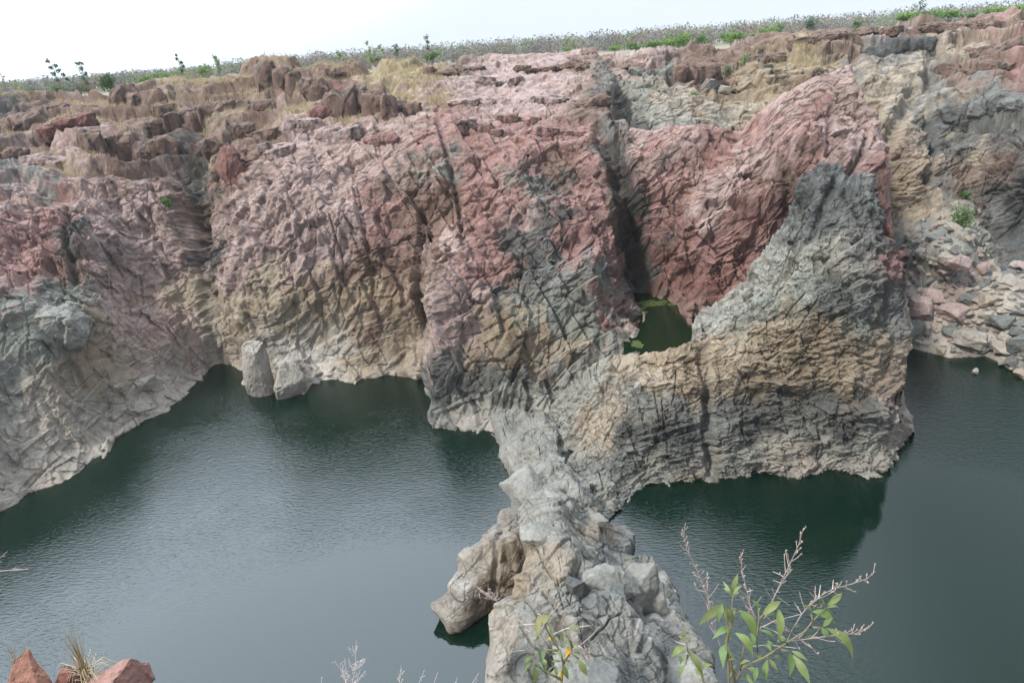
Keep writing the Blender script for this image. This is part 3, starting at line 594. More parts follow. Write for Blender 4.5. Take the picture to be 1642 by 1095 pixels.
# ================================================================== the grey fin
cc_bot = poly([(846, 800), (880, 812), (930, 835), (972, 836), (985, 822), (1008, 800), (1022, 785), (1080, 779), (1130, 780), (1175, 772), (1230, 760), (1252, 752), (1280, 758), (1335, 757), (1380, 764), (1425, 757), (1442, 738), (1452, 722), (1466, 706)])
cc_top = poly([(846, 752), (865, 715), (890, 655), (925, 605), (965, 583), (1000, 568), (1030, 562), (1060, 556), (1100, 543), (1108, 520), (1118, 500), (1145, 488), (1198, 455), (1208, 430), (1225, 405), (1262, 350), (1272, 320), (1280, 300), (1298, 272), (1320, 262), (1345, 272),
               (1358, 288), (1375, 278), (1400, 284), (1412, 330), (1420, 390), (1430, 425), (1445, 440), (1450, 500), (1452, 560), (1450, 610), (1458, 660), (1466, 695)])
FC = Field(water([(985, 822), (1008, 800), (1022, 785), (1080, 779), (1130, 780), (1230, 760), (1280, 758), (1335, 757), (1380, 764), (1425, 757), (1442, 738), (1466, 708)]) + [
    (850, 790, 'z', 2.2), (930, 832, 'z', 1.6), (900, 760, 'y', 36), (870, 730, 'y', 39), (890, 660, 'y', 43.8), (930, 605, 'y', 44.5), (930, 700, 'y', 38.2), (960, 760, 'y', 34.8), (1000, 570, 'y', 43), (1000, 650, 'y', 37.5), (1000, 720, 'y', 35.6),
    (1060, 558, 'y', 39.5), (1060, 650, 'y', 36.6), (1060, 720, 'y', 35.4), (1110, 530, 'y', 40.5), (1120, 500, 'y', 42.5), (1150, 600, 'y', 36.8), (1150, 700, 'y', 35.2), (1200, 458, 'y', 42.5), (1200, 520, 'y', 38.5), (1250, 650, 'y', 36.3), (1265, 350, 'y', 44), (1265, 420, 'y', 40.2), (1250, 500, 'y', 37.6),
    (1310, 268, 'y', 47), (1310, 330, 'y', 42), (1330, 420, 'y', 38.6), (1340, 560, 'y', 36.5), (1340, 680, 'y', 35.4), (1400, 290, 'y', 46.5), (1400, 350, 'y', 42.0), (1415, 450, 'y', 38.8), (1420, 600, 'y', 36.2), (1440, 450, 'y', 40.5), (1450, 560, 'y', 38.6), (1455, 650, 'y', 38.0), (1440, 660, 'y', 36.2)])
FIN_LINES = cracks(7, 12, (1010, 540, 1440, 750), 0.05, 40, 130, 1.0, 1.6, .08, .22) + cracks(8, 8, (1150, 300, 1430, 540), -0.7, 40, 140, 1.0, 1.5, .08, .2) + [([(1128, 555), (1140, 620), (1138, 700), (1145, 760)], 9, 0.8), ([(1340, 290), (1300, 380), (1240, 470)], 7, 0.6), ([(1415, 400), (1420, 470), (1425, 520)], 5, 0.5),
             ([(1005, 575), (960, 640), (910, 720), (880, 760)], 7, 0.6), ([(1300, 300), (1290, 350)], 10, 0.5), ([(1150, 640), (1440, 640)], 14, 0.35)]
FIN_COL = [
    (860, 780, 'G'), (880, 730, 'G'), (890, 680, 'G'), (930, 640, 'G'), (970, 600, 'G'), (930, 800, 'G'), (900, 780, 'G'), (960, 700, 'T'), (985, 640, 'T'), (950, 680, 'T'), (1000, 590, 'T'), (980, 800, 'G'), (940, 740, 'BG'), (1000, 740, 'BG'),
    (1030, 580, 'T'), (1060, 580, 'O'), (1100, 570, 'O'), (1050, 610, 'T'), (1100, 610, 'O'), (1020, 640, 'BG'), (1080, 650, 'BG'), (1060, 700, 'DG'), (1000, 690, 'DG'), (1100, 700, 'DG'), (1100, 740, 'BG'), (1060, 750, 'G'), (1110, 765, 'PG'), (1030, 775, 'G'),
    (1130, 520, 'G'), (1160, 500, 'G'), (1200, 480, 'G'), (1180, 530, 'GG'), (1230, 450, 'G'), (1240, 500, 'GG'), (1150, 560, 'O'), (1200, 560, 'O'), (1250, 545, 'O'), (1170, 600, 'T'), (1220, 600, 'O'), (1280, 560, 'O'), (1280, 600, 'O'), (1340, 560, 'O'), (1340, 600, 'O'), (1390, 560, 'O'), (1400, 600, 'T'), (1320, 530, 'O'), (1430, 600, 'T'), (1380, 530, 'GG'),
    (1180, 640, 'DG'), (1250, 640, 'DG'), (1320, 640, 'DG'), (1390, 640, 'DG'), (1150, 680, 'BG'), (1220, 690, 'DG'), (1290, 690, 'BG'), (1360, 690, 'DG'), (1420, 680, 'BG'), (1160, 740, 'G'), (1220, 730, 'G'), (1280, 735, 'PG'), (1340, 730, 'G'), (1400, 730, 'G'), (1330, 750, 'PG'), (1260, 750, 'PG'), (1420, 750, 'PG'),
    (1250, 400, 'G'), (1280, 370, 'BG'), (1290, 320, 'DG'), (1320, 280, 'DG'), (1300, 420, 'GG'), (1320, 360, 'DG'), (1350, 320, 'DG'), (1380, 300, 'BG'), (1400, 330, 'DG'), (1350, 400, 'G'), (1380, 430, 'G'), (1300, 470, 'GG'), (1340, 490, 'DG'), (1400, 470, 'BG'), (1400, 400, 'DG'), (1420, 500, 'BG'), (1360, 460, 'DG'), (1390, 500, 'BG'),
    (1440, 460, 'DG'), (1448, 520, 'BG'), (1440, 560, 'T'), (1452, 600, 'R'), (1452, 640, 'P'), (1458, 680, 'PG'), (1450, 710, 'PG'), (1430, 720, 'G'), (1425, 420, 'R'), (1436, 440, 'R')]
def build_fin():
    nu, nv = int(820 * QUAL), int(520 * QUAL)
    xs = np.linspace(846, 1466, nu)
    v = np.linspace(0, 1, nv)
    px = np.repeat(xs[None], nv, 0); py = cc_top(xs)[None] * (1 - v[:, None]) + cc_bot(xs)[None] * v[:, None]
    t = 30 / np.maximum(FC(px, py), 0.05)
    P = np.array([0, 0, H]) + rays(px, py) * t[..., None]
    P, px, py = skirt(P, px, py, 'b', DOWN)
    back = [(0.25, 0.05), (0.6, 0.0), (1.0, -0.2), (1.6, -0.7), (2.3, -1.5), (3.2, -2.8), (4.2, -4.6), (5.2, -7), (6.0, -10), (6.5, -14), (7, -19)]
    P, px, py = skirt(P, px, py, 't', back)
    P, px, py = skirt(P, px, py, 'r', [(0.4, 0), (1.0, 0), (2.0, 0), (3.5, 0), (5, 0), (7, 0), (9, 0)], -0.45)
    N = normals(P)
    M1 = rotm(5, -12, 10); M2 = rotm(-8, 10, -20); M3 = rotm(20, 20, 40)
    FB_ = (-0.18, 0.1, 1)
    layers = [('crag', (4.5, 4.5, 3.0), 0.55, M1), ('stair', (3.0, 3.0, 1.8), 0.4, M2, 3), ('crag', (1.2, 1.2, 0.85), 0.2, M2), ('block', (1.2, 1.2, 0.85), 0.13, M1, 0.9, 0.14),
              ('saw', 1.3, 0.22, FB_, (2.0, 2.0, 1.5), M1, 0.35, 0.12), ('saw', 1.4, 0.14, (1, 0, 0.3), (2.5, 2.5, 2.5), M2, 0.2, 0.08), ('block', (0.5, 0.5, 0.36), 0.06, M2, 1.0, 0.18), ('saw', 0.55, 0.15, FB_, (0.7, 0.7, 0.55), M1, 0.4, 0.14),
              ('block', (0.22, 0.22, 0.17), 0.022, M3, 1.1, 0.16), ('crag', (0.14, 0.14, 0.1), 0.012, M1), ('crack', (1.0, 1.0, 0.8), 0.1, M2), ('fbm', 6.0, 0.3, 2)]
    P2, tint = rock_detail(P, N, layers, 37, FIN_LINES, px, py)
    return P2, tint, px, py, N
_P, _tint, _px, _py, _N = build_fin()
_c = colour(_px, _py, _P.reshape(-1, 3), FIN_COL, wob=24)
_c *= (1 + 0.5 * _tint)[:, None]
fin = tag(grid_mesh("rock_fin", _P, _c, ROCK), "grey and ochre banded rock fin standing between the small green pool and the right pool", "rock", kind="structure")

# ================================================================== the near grey ridge and its left shoulder
ce_l = poly([(660, 800), (700, 800), (740, 815), (765, 824), (800, 818), (830, 838), (870, 842), (905, 840), (930, 825), (965, 800), (985, 782), (1010, 777), (1095, 780), (1200, 782), (1400, 790)])
ce_r = poly([(660, 890), (690, 890), (740, 905), (790, 945), (825, 972), (845, 1002), (858, 1010), (885, 1010), (910, 1052), (935, 1075), (960, 1095), (985, 1108), (1010, 1122), (1050, 1140), (1095, 1136), (1200, 1150), (1400, 1170)])
FE = Field([(815, 790, 'z', 0.2), (805, 740, 'z', 1.3), (800, 680, 'y', 41.6), (870, 670, 'y', 42), (838, 840, 'z', 3.2), (840, 900, 'z', 4.0), (800, 970, 'z', 4.6),
    (780, 1010, 'z', 4.6), (780, 1095, 'z', 4.8), (785, 1250, 'z', 4.5), (790, 1400, 'z', 4), (980, 835, 'z', 0), (1012, 858, 'z', 0), (1055, 912, 'z', 0), (1085, 945, 'z', 0.3), (1112, 990, 'z', 0.8), (1140, 1050, 'z', 1.2), (1138, 1100, 'z', 1.4), (1150, 1200, 'z', 1.5), (1170, 1400, 'z', 1),
    (850, 710, 'y', 39.6), (880, 710, 'y', 38.8), (845, 760, 'z', 2.6), (880, 770, 'z', 2.8), (920, 800, 'z', 2.6), (870, 820, 'z', 3.6), (940, 840, 'z', 2.2), (900, 870, 'z', 4.6), (980, 880, 'z', 2.6), (850, 950, 'z', 5.8), (820, 960, 'z', 5.2),
    (930, 920, 'z', 5.8), (1000, 940, 'z', 4.2), (850, 1020, 'z', 6.2), (930, 1000, 'z', 6.6), (1020, 1000, 'z', 4.8), (1080, 1030, 'z', 3.2), (850, 1090, 'z', 6.2), (950, 1090, 'z', 6.6), (1050, 1090, 'z', 4.6), (850, 1250, 'z', 6.2), (950, 1250, 'z', 6.6), (1050, 1250, 'z', 5), (950, 1400, 'z', 6.0)], reg=1e-3)
RIDGE_LINES = cracks(9, 14, (800, 790, 1080, 1090), 0.4, 40, 130, 1.2, 2.2, .08, .2) + cracks(10, 12, (800, 790, 1080, 1090), -0.9, 40, 120, 1.2, 2.2, .08, .2) + [([(930, 905), (945, 960)], 12, 0.45), ([(1050, 930), (1040, 980), (1030, 1040)], 6, 0.3), ([(870, 940), (900, 990)], 4, 0.25), ([(900, 1010), (880, 1060), (900, 1095)], 12, 0.5)]
RIDGE_COL = [(840, 770, 'G'), (830, 700, 'G'), (870, 800, 'G'), (900, 780, 'G'), (930, 820, 'G'), (800, 850, 'PG'), (830, 880, 'O'), (800, 900, 'T'), (780, 880, 'PG'), (750, 920, 'PG'), (735, 970, 'PG'), (740, 950, 'W'), (790, 930, 'T'), (830, 930, 'O'), (770, 960, 'T'), (880, 850, 'G'), (930, 870, 'G'), (980, 870, 'BG'), (960, 840, 'T'), (1000, 880, 'BG'),
    (850, 930, 'G'), (890, 910, 'T'), (900, 950, 'G'), (930, 930, 'DG'), (940, 950, 'BG'), (980, 930, 'G'), (1020, 930, 'G'), (1060, 950, 'G'), (1040, 985, 'W'), (1020, 970, 'BG'), (1090, 1000, 'G'), (830, 980, 'G'), (810, 1010, 'PG'), (790, 1050, 'PG'), (860, 1000, 'G'), (920, 1010, 'G'), (980, 1000, 'G'), (1050, 1050, 'BG'), (1120, 1050, 'G'), (840, 1060, 'DG'), (900, 1070, 'BG'), (960, 1060, 'G'), (1000, 1060, 'G'), (1000, 1090, 'BG'), (930, 1200, 'G')]
def side_drop(P, px, py, s, sgn, n=9):
    e = P[:, :1] if s == 'l' else P[:, -1:]
    ex = px[:, :1] if s == 'l' else px[:, -1:]; ey = py[:, :1] if s == 'l' else py[:, -1:]
    rows = []
    for i in range(1, n + 1):
        f = i / n; q = e.copy(); q[..., 2] = e[..., 2] * (1 - f) - 2.5 * f; q[..., 0] += sgn * (0.25 * math.sqrt(f)); rows.append(q)
    if s == 'l': rows = rows[::-1]
    R_ = np.concatenate(rows, 1); E = np.repeat(ex, n, 1); Y = np.repeat(ey, n, 1)
    return (np.concatenate([R_, P], 1), np.concatenate([E, px], 1), np.concatenate([Y, py], 1)) if s == 'l' else (np.concatenate([P, R_], 1), np.concatenate([px, E], 1), np.concatenate([py, Y], 1))
RM1, RM2, RM3 = rotm(10, -20, 25), rotm(-15, 20, -20), rotm(20, 20, 40)
RIDGE_LAYERS = [('crag', (3.0, 3.2, 2.4), 0.5, RM1), ('stair', (2.4, 2.4, 1.8), 0.2, RM2, 3), ('crag', (1.4, 1.4, 1.1), 0.38, RM2), ('block', (0.9, 0.95, 0.7), 0.06, RM1, 0.4, 0.14),
              ('crag', (0.55, 0.55, 0.42), 0.10, RM1), ('block', (0.35, 0.35, 0.28), 0.018, RM2, 0.6, 0.14), ('crag', (0.2, 0.2, 0.16), 0.018, RM3),
              ('crack', (1.5, 1.6, 1.2), 0.14, RM1), ('crack', (0.7, 0.75, 0.55), 0.06, RM2), ('fbm', 4.0, 0.1, 2)]
def build_ridge():
    nv, nu = int(640 * QUAL), int(420 * QUAL)
    ys = np.interp(np.linspace(0, 1, nv), [0, 0.88, 1], [660, 1110, 1400])
    u = np.linspace(0, 1, nu)
    py = np.repeat(ys[:, None], nu, 1); px = ce_l(ys)[:, None] * (1 - u) + ce_r(ys)[:, None] * u
    t = 30 / np.maximum(FE(px, py), 0.05)
    P = np.array([0, 0, H]) + rays(px, py) * t[..., None]
    P, px, py = side_drop(P, px, py, 'l', -1)
    P, px, py = side_drop(P, px, py, 'r', 1)
    N = normals(P, 16, (0, -0.5, 0.7))
    P2, tint = rock_detail(P, N, RIDGE_LAYERS, 51, RIDGE_LINES, px, py)
    return P2, tint, px, py, N
_P, _tint, _px, _py, _N = build_ridge()
_c = colour(_px, _py, _P.reshape(-1, 3), RIDGE_COL, wob=22)
_c *= 0.88 * (1 + 0.5 * _tint)[:, None]
_r = random.Random(12); _rb = []
for _ in range(12):
    y_ = _r.uniform(790, 1110); x_ = _r.uniform(ce_l([y_])[0] + 25, ce_r([y_])[0] - 30); w_ = (26 + 56 * _r.random() ** 1.3) * (0.7 + 0.5 * (y_ - 790) / 320)
    _rb.append((x_, y_, w_, w_ * _r.uniform(.45, .8), _r.choice(['G', 'G', 'G', 'PG', 'BG'])))
ridge = tag(grid_mesh("rock_ridge", _P, _c, ROCK, extra=outcrops(_rb, _P, _px, _py, 700, 0.014, 0.3, -0.12, 0.9, 0.4, 0.15, False)), "broken pale grey rock ridge running from the fin down towards the viewer between both pools", "rock", kind="structure")
cl_top = poly([(712, 975), (716, 960), (735, 900), (760, 878), (772, 856), (800, 832), (825, 815), (865, 800)])
cl_bot = poly([(712, 990), (720, 1000), (730, 1003), (750, 997), (790, 968), (865, 915)])
FL = Field([(712, 985, 'z', 0.2), (720, 1000, 'z', 0), (730, 1003, 'z', 0), (750, 997, 'z', 0), (790, 968, 'z', 0), (865, 915, 'z', 0.6), (716, 960, 'z', 0.7), (740, 900, 'z', 2.0), (772, 858, 'z', 2.4), (825, 818, 'z', 2.4), (865, 800, 'z', 2.2),
    (740, 960, 'z', 1.5), (780, 920, 'z', 2.6), (830, 870, 'z', 2.6), (850, 900, 'z', 1.4), (760, 980, 'z', 0.8)], reg=1e-3)
def build_shoulder():
    nu, nv = int(240 * QUAL), int(260 * QUAL)
    xs = np.linspace(712, 865, nu); v = np.linspace(0, 1, nv)
    px = np.repeat(xs[None], nv, 0); py = cl_top(xs)[None] * (1 - v[:, None]) + cl_bot(xs)[None] * v[:, None]
    P = np.array([0, 0, H]) + rays(px, py) * (30 / np.maximum(FL(px, py), 0.05))[..., None]
    P, px, py = skirt(P, px, py, 'b', DOWN)
    P, px, py = skirt(P, px, py, 't', [(0.15, 0.02), (0.4, -0.1), (0.8, -0.5), (1.2, -1.2), (1.6, -2.4), (2.0, -4)])
    P, px, py = side_drop(P, px, py, 'l', -1)
    N = normals(P, 16, (-0.3, -0.5, 0.5))
    P2, tint = rock_detail(P, N, [l for l in RIDGE_LAYERS if l[0] != 'stair'] + [('crag', (1.7, 1.7, 1.3), 0.42, RM2)], 61, [([(800, 850), (790, 960)], 5, 0.3)], px, py)
    return P2, tint, px, py, N
_P, _tint, _px, _py, _N = build_shoulder()
_c = colour(_px, _py, _P.reshape(-1, 3), RIDGE_COL, wob=22)
_c *= 0.72 * (1 + 0.5 * _tint)[:, None]
tag(grid_mesh("rock_ridge", _P, _c, ROCK), "tan rock shoulder leaning out from the left side of the near grey ridge into the left pool", "rock", kind="structure")

# ================================================================== water
def water_material(name, body, wave, rough=0.04):
    m = bpy.data.materials.new(name); m.use_nodes = True
    nt = m.node_tree; N = nt.nodes; Lk = nt.links; b = N["Principled BSDF"]
    b.inputs["Base Color"].default_value = (*body, 1); b.inputs["Roughness"].default_value = rough; b.inputs["IOR"].default_value = 1.5
    g = N.new("ShaderNodeNewGeometry")
    mp = N.new("ShaderNodeMapping"); mp.inputs["Rotation"].default_value = (0, 0, R(14)); mp.inputs["Scale"].default_value = (0.55, 1.9, 1)
    Lk.new(g.outputs["Position"], mp.inputs[0])
    a = N.new("ShaderNodeTexNoise"); a.inputs["Scale"].default_value = 4.2; a.inputs["Detail"].default_value = 3; a.inputs["Roughness"].default_value = 0.55
    Lk.new(mp.outputs[0], a.inputs["Vector"])
    c = N.new("ShaderNodeTexNoise"); c.inputs["Scale"].default_value = 0.12; c.inputs["Detail"].default_value = 3
    Lk.new(g.outputs["Position"], c.inputs["Vector"])
    lull = None                              # the wind drops towards the near bank and in the lee of the fin
    for cx, cy, r0, r1 in ((-8, 19, 7, 17), (24, 24, 7, 14)):
        d = N.new("ShaderNodeVectorMath"); d.operation = 'DISTANCE'; d.inputs[1].default_value = (cx, cy, 0); Lk.new(g.outputs["Position"], d.inputs[0])
        o = N.new("ShaderNodeMapRange"); o.interpolation_type = 'SMOOTHSTEP'; o.inputs[1].default_value = r0; o.inputs[2].default_value = r1; o.inputs[3].default_value = 0.08; o.inputs[4].default_value = 1.0
        Lk.new(d.outputs["Value"], o.inputs[0])
        if lull is None: lull = o.outputs[0]
        else:
            q = N.new("ShaderNodeMath"); q.operation = 'MULTIPLY'; Lk.new(lull, q.inputs[0]); Lk.new(o.outputs[0], q.inputs[1]); lull = q.outputs[0]
    nm = N.new("ShaderNodeMapRange"); nm.inputs[1].default_value = 0.3; nm.inputs[2].default_value = 0.65; nm.inputs[3].default_value = 0.45; nm.inputs[4].default_value = 1.1; Lk.new(c.outputs["Fac"], nm.inputs[0])
    mr = N.new("ShaderNodeMath"); mr.operation = 'MULTIPLY'; Lk.new(nm.outputs[0], mr.inputs[0]); Lk.new(lull, mr.inputs[1])
    mu = N.new("ShaderNodeMath"); mu.operation = 'MULTIPLY'; Lk.new(a.outputs["Fac"], mu.inputs[0]); Lk.new(mr.outputs[0], mu.inputs[1])
    bp = N.new("ShaderNodeBump"); bp.inputs["Strength"].default_value = 1.0; bp.inputs["Distance"].default_value = wave
    Lk.new(mu.outputs[0], bp.inputs["Height"]); Lk.new(bp.outputs[0], b.inputs["Normal"])
    return m
WATER = water_material("pool_water", (0.0012, 0.0098, 0.0056), 0.036)
def sheet(name, pts, z, mat):
    me = bpy.data.meshes.new(name); me.from_pydata([(x, y, z) for x, y in pts], [], [tuple(range(len(pts)))]); me.materials.append(mat)
    o = bpy.data.objects.new(name, me); COL.objects.link(o); return o
tag(sheet("water", [(-90, -30), (90, -30), (90, 75), (-90, 75)], 0, WATER), "dark green rippled pool water filling the gorge floor", "water", kind="structure")
pc = [at(x, y, z=4.5) for x, y in [(1000, 590), (1000, 470), (1130, 470), (1150, 560)]]
tag(sheet("water", [(p[0], p[1]) for p in pc], 4.5, water_material("still_water", (0.003, 0.012, 0.0035), 0.015)), "small still green pool in the notch behind the grey fin", "water", kind="structure")
#@@NEXT
# ================================================================== helpers for things
def simple_mat(name, col, rough=0.8, var=0.25, scale=8, attr=False, transl=0.0):
    m = bpy.data.materials.new(name); m.use_nodes = True
    nt = m.node_tree; N = nt.nodes; Lk = nt.links; b = N["Principled BSDF"]
    b.inputs["Roughness"].default_value = rough; b.inputs["Specular IOR Level"].default_value = 0.3
    g = N.new("ShaderNodeNewGeometry"); t = N.new("ShaderNodeTexNoise"); t.inputs["Scale"].default_value = scale; t.inputs["Detail"].default_value = 4
    Lk.new(g.outputs["Position"], t.inputs["Vector"])
    mr = N.new("ShaderNodeMapRange"); mr.inputs[1].default_value = 0.3; mr.inputs[2].default_value = 0.7; mr.inputs[3].default_value = 1 - var; mr.inputs[4].default_value = 1 + var
    Lk.new(t.outputs["Fac"], mr.inputs[0])
    sc = N.new("ShaderNodeVectorMath"); sc.operation = 'SCALE'; Lk.new(mr.outputs[0], sc.inputs["Scale"])
    if attr:
        a = N.new("ShaderNodeAttribute"); a.attribute_name = "tint"; Lk.new(a.outputs["Color"], sc.inputs[0])
    else: sc.inputs[0].default_value = col
    Lk.new(sc.outputs[0], b.inputs["Base Color"])
    if transl:
        tr = N.new("ShaderNodeBsdfTranslucent"); Lk.new(sc.outputs[0], tr.inputs[0])
        mx = N.new("ShaderNodeMixShader"); mx.inputs[0].default_value = transl
        Lk.new(b.outputs[0], mx.inputs[1]); Lk.new(tr.outputs[0], mx.inputs[2]); Lk.new(mx.outputs[0], N["Material Output"].inputs[0])
    return m
LEAFY = simple_mat("foliage", None, 0.6, 0.2, 3, attr=True, transl=0.3)
BARK = simple_mat("bark", (0.16, 0.13, 0.11))
STRAW = simple_mat("straw", None, 0.8, 0.2, 4, attr=True, transl=0.15)

class MB:                                   # collects faces (with a tint) and links them as one mesh object
    def __init__(self): self.v, self.f, self.c = [], [], []
    def add(self, vs, fs, col):
        n = len(self.v); self.v += [tuple(x) for x in vs]; self.f += [tuple(i + n for i in f) for f in fs]; self.c += [tuple(col)] * len(vs)
    def tube(self, pts, rads, col, sides=5):
        pts = [Vector(p) for p in pts]; n0 = len(self.v); ring = []
        for i, p in enumerate(pts):
            d = (pts[min(i + 1, len(pts) - 1)] - pts[max(i - 1, 0)]).normalized()
            a = d.orthogonal().normalized(); b = d.cross(a)
            for k in range(sides):
                th = 2 * math.pi * k / sides
                self.v.append(tuple(p + rads[i] * (math.cos(th) * a + math.sin(th) * b))); self.c.append(tuple(col))
        for i in range(len(pts) - 1):
            for k in range(sides):
                k2 = (k + 1) % sides
                self.f.append((n0 + i * sides + k, n0 + i * sides + k2, n0 + (i + 1) * sides + k2, n0 + (i + 1) * sides + k))
        self.f.append(tuple(n0 + k for k in range(sides))[::-1]); e = n0 + (len(pts) - 1) * sides; self.f.append(tuple(e + k for k in range(sides)))
    def build(self, name, mat, parent=None, smooth=False):
        me = bpy.data.meshes.new(name); me.from_pydata(self.v, [], self.f)
        a = me.color_attributes.new("tint", 'FLOAT_COLOR', 'POINT'); a.data.foreach_set("color", np.c_[np.array(self.c, np.float32), np.ones(len(self.c), np.float32)].reshape(-1))
        me.materials.append(mat)
        if smooth: me.polygons.foreach_set("use_smooth", [True] * len(me.polygons))
        o = bpy.data.objects.new(name, me); COL.objects.link(o)
        if parent: o.parent = parent
        return o
def empty(name, loc, rz=0.0):
    o = bpy.data.objects.new(name, None); COL.objects.link(o); o.location = loc; o.rotation_euler.z = rz; o.empty_display_size = 0.2
    return o
def near_index(PX, PY, px, py):             # the surveyed surface point nearest a sight line
    d = (PX - px) ** 2 + (PY - py) ** 2
    return np.unravel_index(np.argmin(d), d.shape)
rng = random.Random(4)

# ================================================================== plateau ground beyond the rim
GROUND = simple_mat("dry_ground", (0.19, 0.165, 0.115), 0.95, 0.3, 0.15)
def ground_z(x, y):
    d = y
    return 23.0 - 1.8 * max(0, min(1, (150 - d) / 37)) + 1.2 * min(1, max(0, (d - 130) / 200)) + 0.12 * math.sin(x * 0.05) * math.cos(y * 0.043)
def build_ground():
    rr = [113, 125, 140, 160, 190, 230, 280, 350, 450, 600, 900, 1200]; aa = [R(-60 + 120 * i / 90) for i in range(91)]
    me = bpy.data.meshes.new("ground"); v = []; f = []
    for r_ in rr:
        for a in aa:
            x, y = r_ * math.tan(a), r_
            v.append((x, y, ground_z(x, y)))
    n = len(aa)
    for i in range(len(rr) - 1):
        for j in range(n - 1): f.append((i * n + j, i * n + j + 1, (i + 1) * n + j + 1, (i + 1) * n + j))
    me.from_pydata(v, [], f); me.materials.append(GROUND)
    o = bpy.data.objects.new("ground", me); COL.objects.link(o); tag(o, "flat dry plateau beyond the cliff rim", "ground", kind="structure")
build_ground()

# ================================================================== bare winter wood along the horizon
def build_forest():
    mb = MB(); r = random.Random(9)
    for k in range(6000):
        a = R(r.uniform(-46, 46)); d = 165 + 420 * r.random() ** 1.3
        x, y = d * math.sin(a), d * math.cos(a)
        if y < 135: continue
        h = r.uniform(3.4, 6.4) * (1.0 if a > R(-20) else 0.75); z = ground_z(x, y) - 0.3
        green = r.random()
        col = (0.20, 0.19, 0.175) if green < 0.62 else ((0.20, 0.215, 0.13) if green < 0.92 else (0.15, 0.205, 0.10))
        col = tuple(c * r.uniform(0.75, 1.2) for c in col)
        w = 0.05 + 0.012 * h
        mb.add([(x - w, y, z), (x + w, y, z), (x + r.uniform(-.4, .4), y, z + h * 0.7)], [(0, 1, 2)], (0.22, 0.19, 0.175))
        cw = h * r.uniform(0.22, 0.36)
        for i in range(54):
            u = r.gauss(0, 0.55); vv = 0.15 + 0.65 * r.random(); wv = r.gauss(0, 0.5)
            px, py, pz = x + u * cw * (1.25 - abs(vv - 0.6)), y + wv * cw, z + h * vv
            L = r.uniform(0.3, 0.75); e1 = Vector((r.gauss(0, 1), r.gauss(0, 1), r.gauss(0, 1))).normalized() * L; e2 = Vector((r.gauss(0, 1), r.gauss(0, 1), r.gauss(0, 1))).normalized() * L * 0.6
            mb.add([(px, py, pz), (px + e1.x, py + e1.y, pz + e1.z), (px + e2.x, py + e2.y, pz + e2.z)], [(0, 1, 2)], col)
    o = mb.build("forest", STRAW); tag(o, "hazy grey leafless wood with pale green crowns along the horizon", "forest", kind="stuff")
build_forest()

# ================================================================== bushes and small trees on the rim
def leaf_blob(mb, c, rx, rz, n, col, size, r, ragged=0.35):
    lobes = [(r.uniform(-.55, .55), r.uniform(-.55, .55), r.uniform(-.3, .5), r.uniform(.4, .75)) for _ in range(6)]
    for i in range(n):
        lx, ly, lz, lr = r.choice(lobes)
        d = Vector((r.gauss(0, 1), r.gauss(0, 1), r.gauss(0, 1))).normalized() * lr * (r.random() ** 0.4) * (1 + r.uniform(-ragged, ragged) * .5)
        p = Vector((c[0] + (lx + d.x) * rx, c[1] + (ly + d.y) * rx, c[2] + (lz + d.z) * rz))
        a = Vector((r.gauss(0, 1), r.gauss(0, 1), r.gauss(0, 1))).normalized(); b = a.orthogonal().normalized()
        s = size * r.uniform(0.6, 1.3); k = r.uniform(0.7, 1.3)
        mb.add([p - a * s * .5, p + b * s * .3, p + a * s * .6, p - b * s * .3], [(0, 1, 2, 3)], (col[0] * k, col[1] * k, col[2] * k))
BRIGHT, MID, DARK, BLUEG, PALE = (0.13, 0.23, 0.045), (0.09, 0.17, 0.045), (0.05, 0.105, 0.03), (0.07, 0.13, 0.07), (0.18, 0.24, 0.09)
def bush(px, py, w, h, col, label, y=116, group="green bushes along the cliff rim", foot=None):
    base = foot if foot is not None else at(px, py, y=y)
    m = (base[1] / 1095.0) * (1 / rays(px, py)[1]) if foot is None else np.linalg.norm(base - np.array([0, 0, H])) / 1150
    W, Hh = w * m, h * m
    root = empty("bush", tuple(base)); r = random.Random(int(px * 7 + py))
    mb = MB(); leaf_blob(mb, (0, 0, Hh * 0.36), W * 0.56, Hh * 0.62, int(150 + 26 * w), col, max(0.16, 0.075 * W + 0.05), r)
    mb.build("foliage", LEAFY, root)
    st = MB()
    for i in range(4): st.tube([(r.uniform(-.1, .1) * W, r.uniform(-.1, .1) * W, -0.8), (r.uniform(-.3, .3) * W, r.uniform(-.3, .3) * W, Hh * 0.7)], [0.04, 0.015], (0.15, 0.12, 0.1), 4)
    st.build("stem", BARK, root)
    tag(root, label, "bush", group)
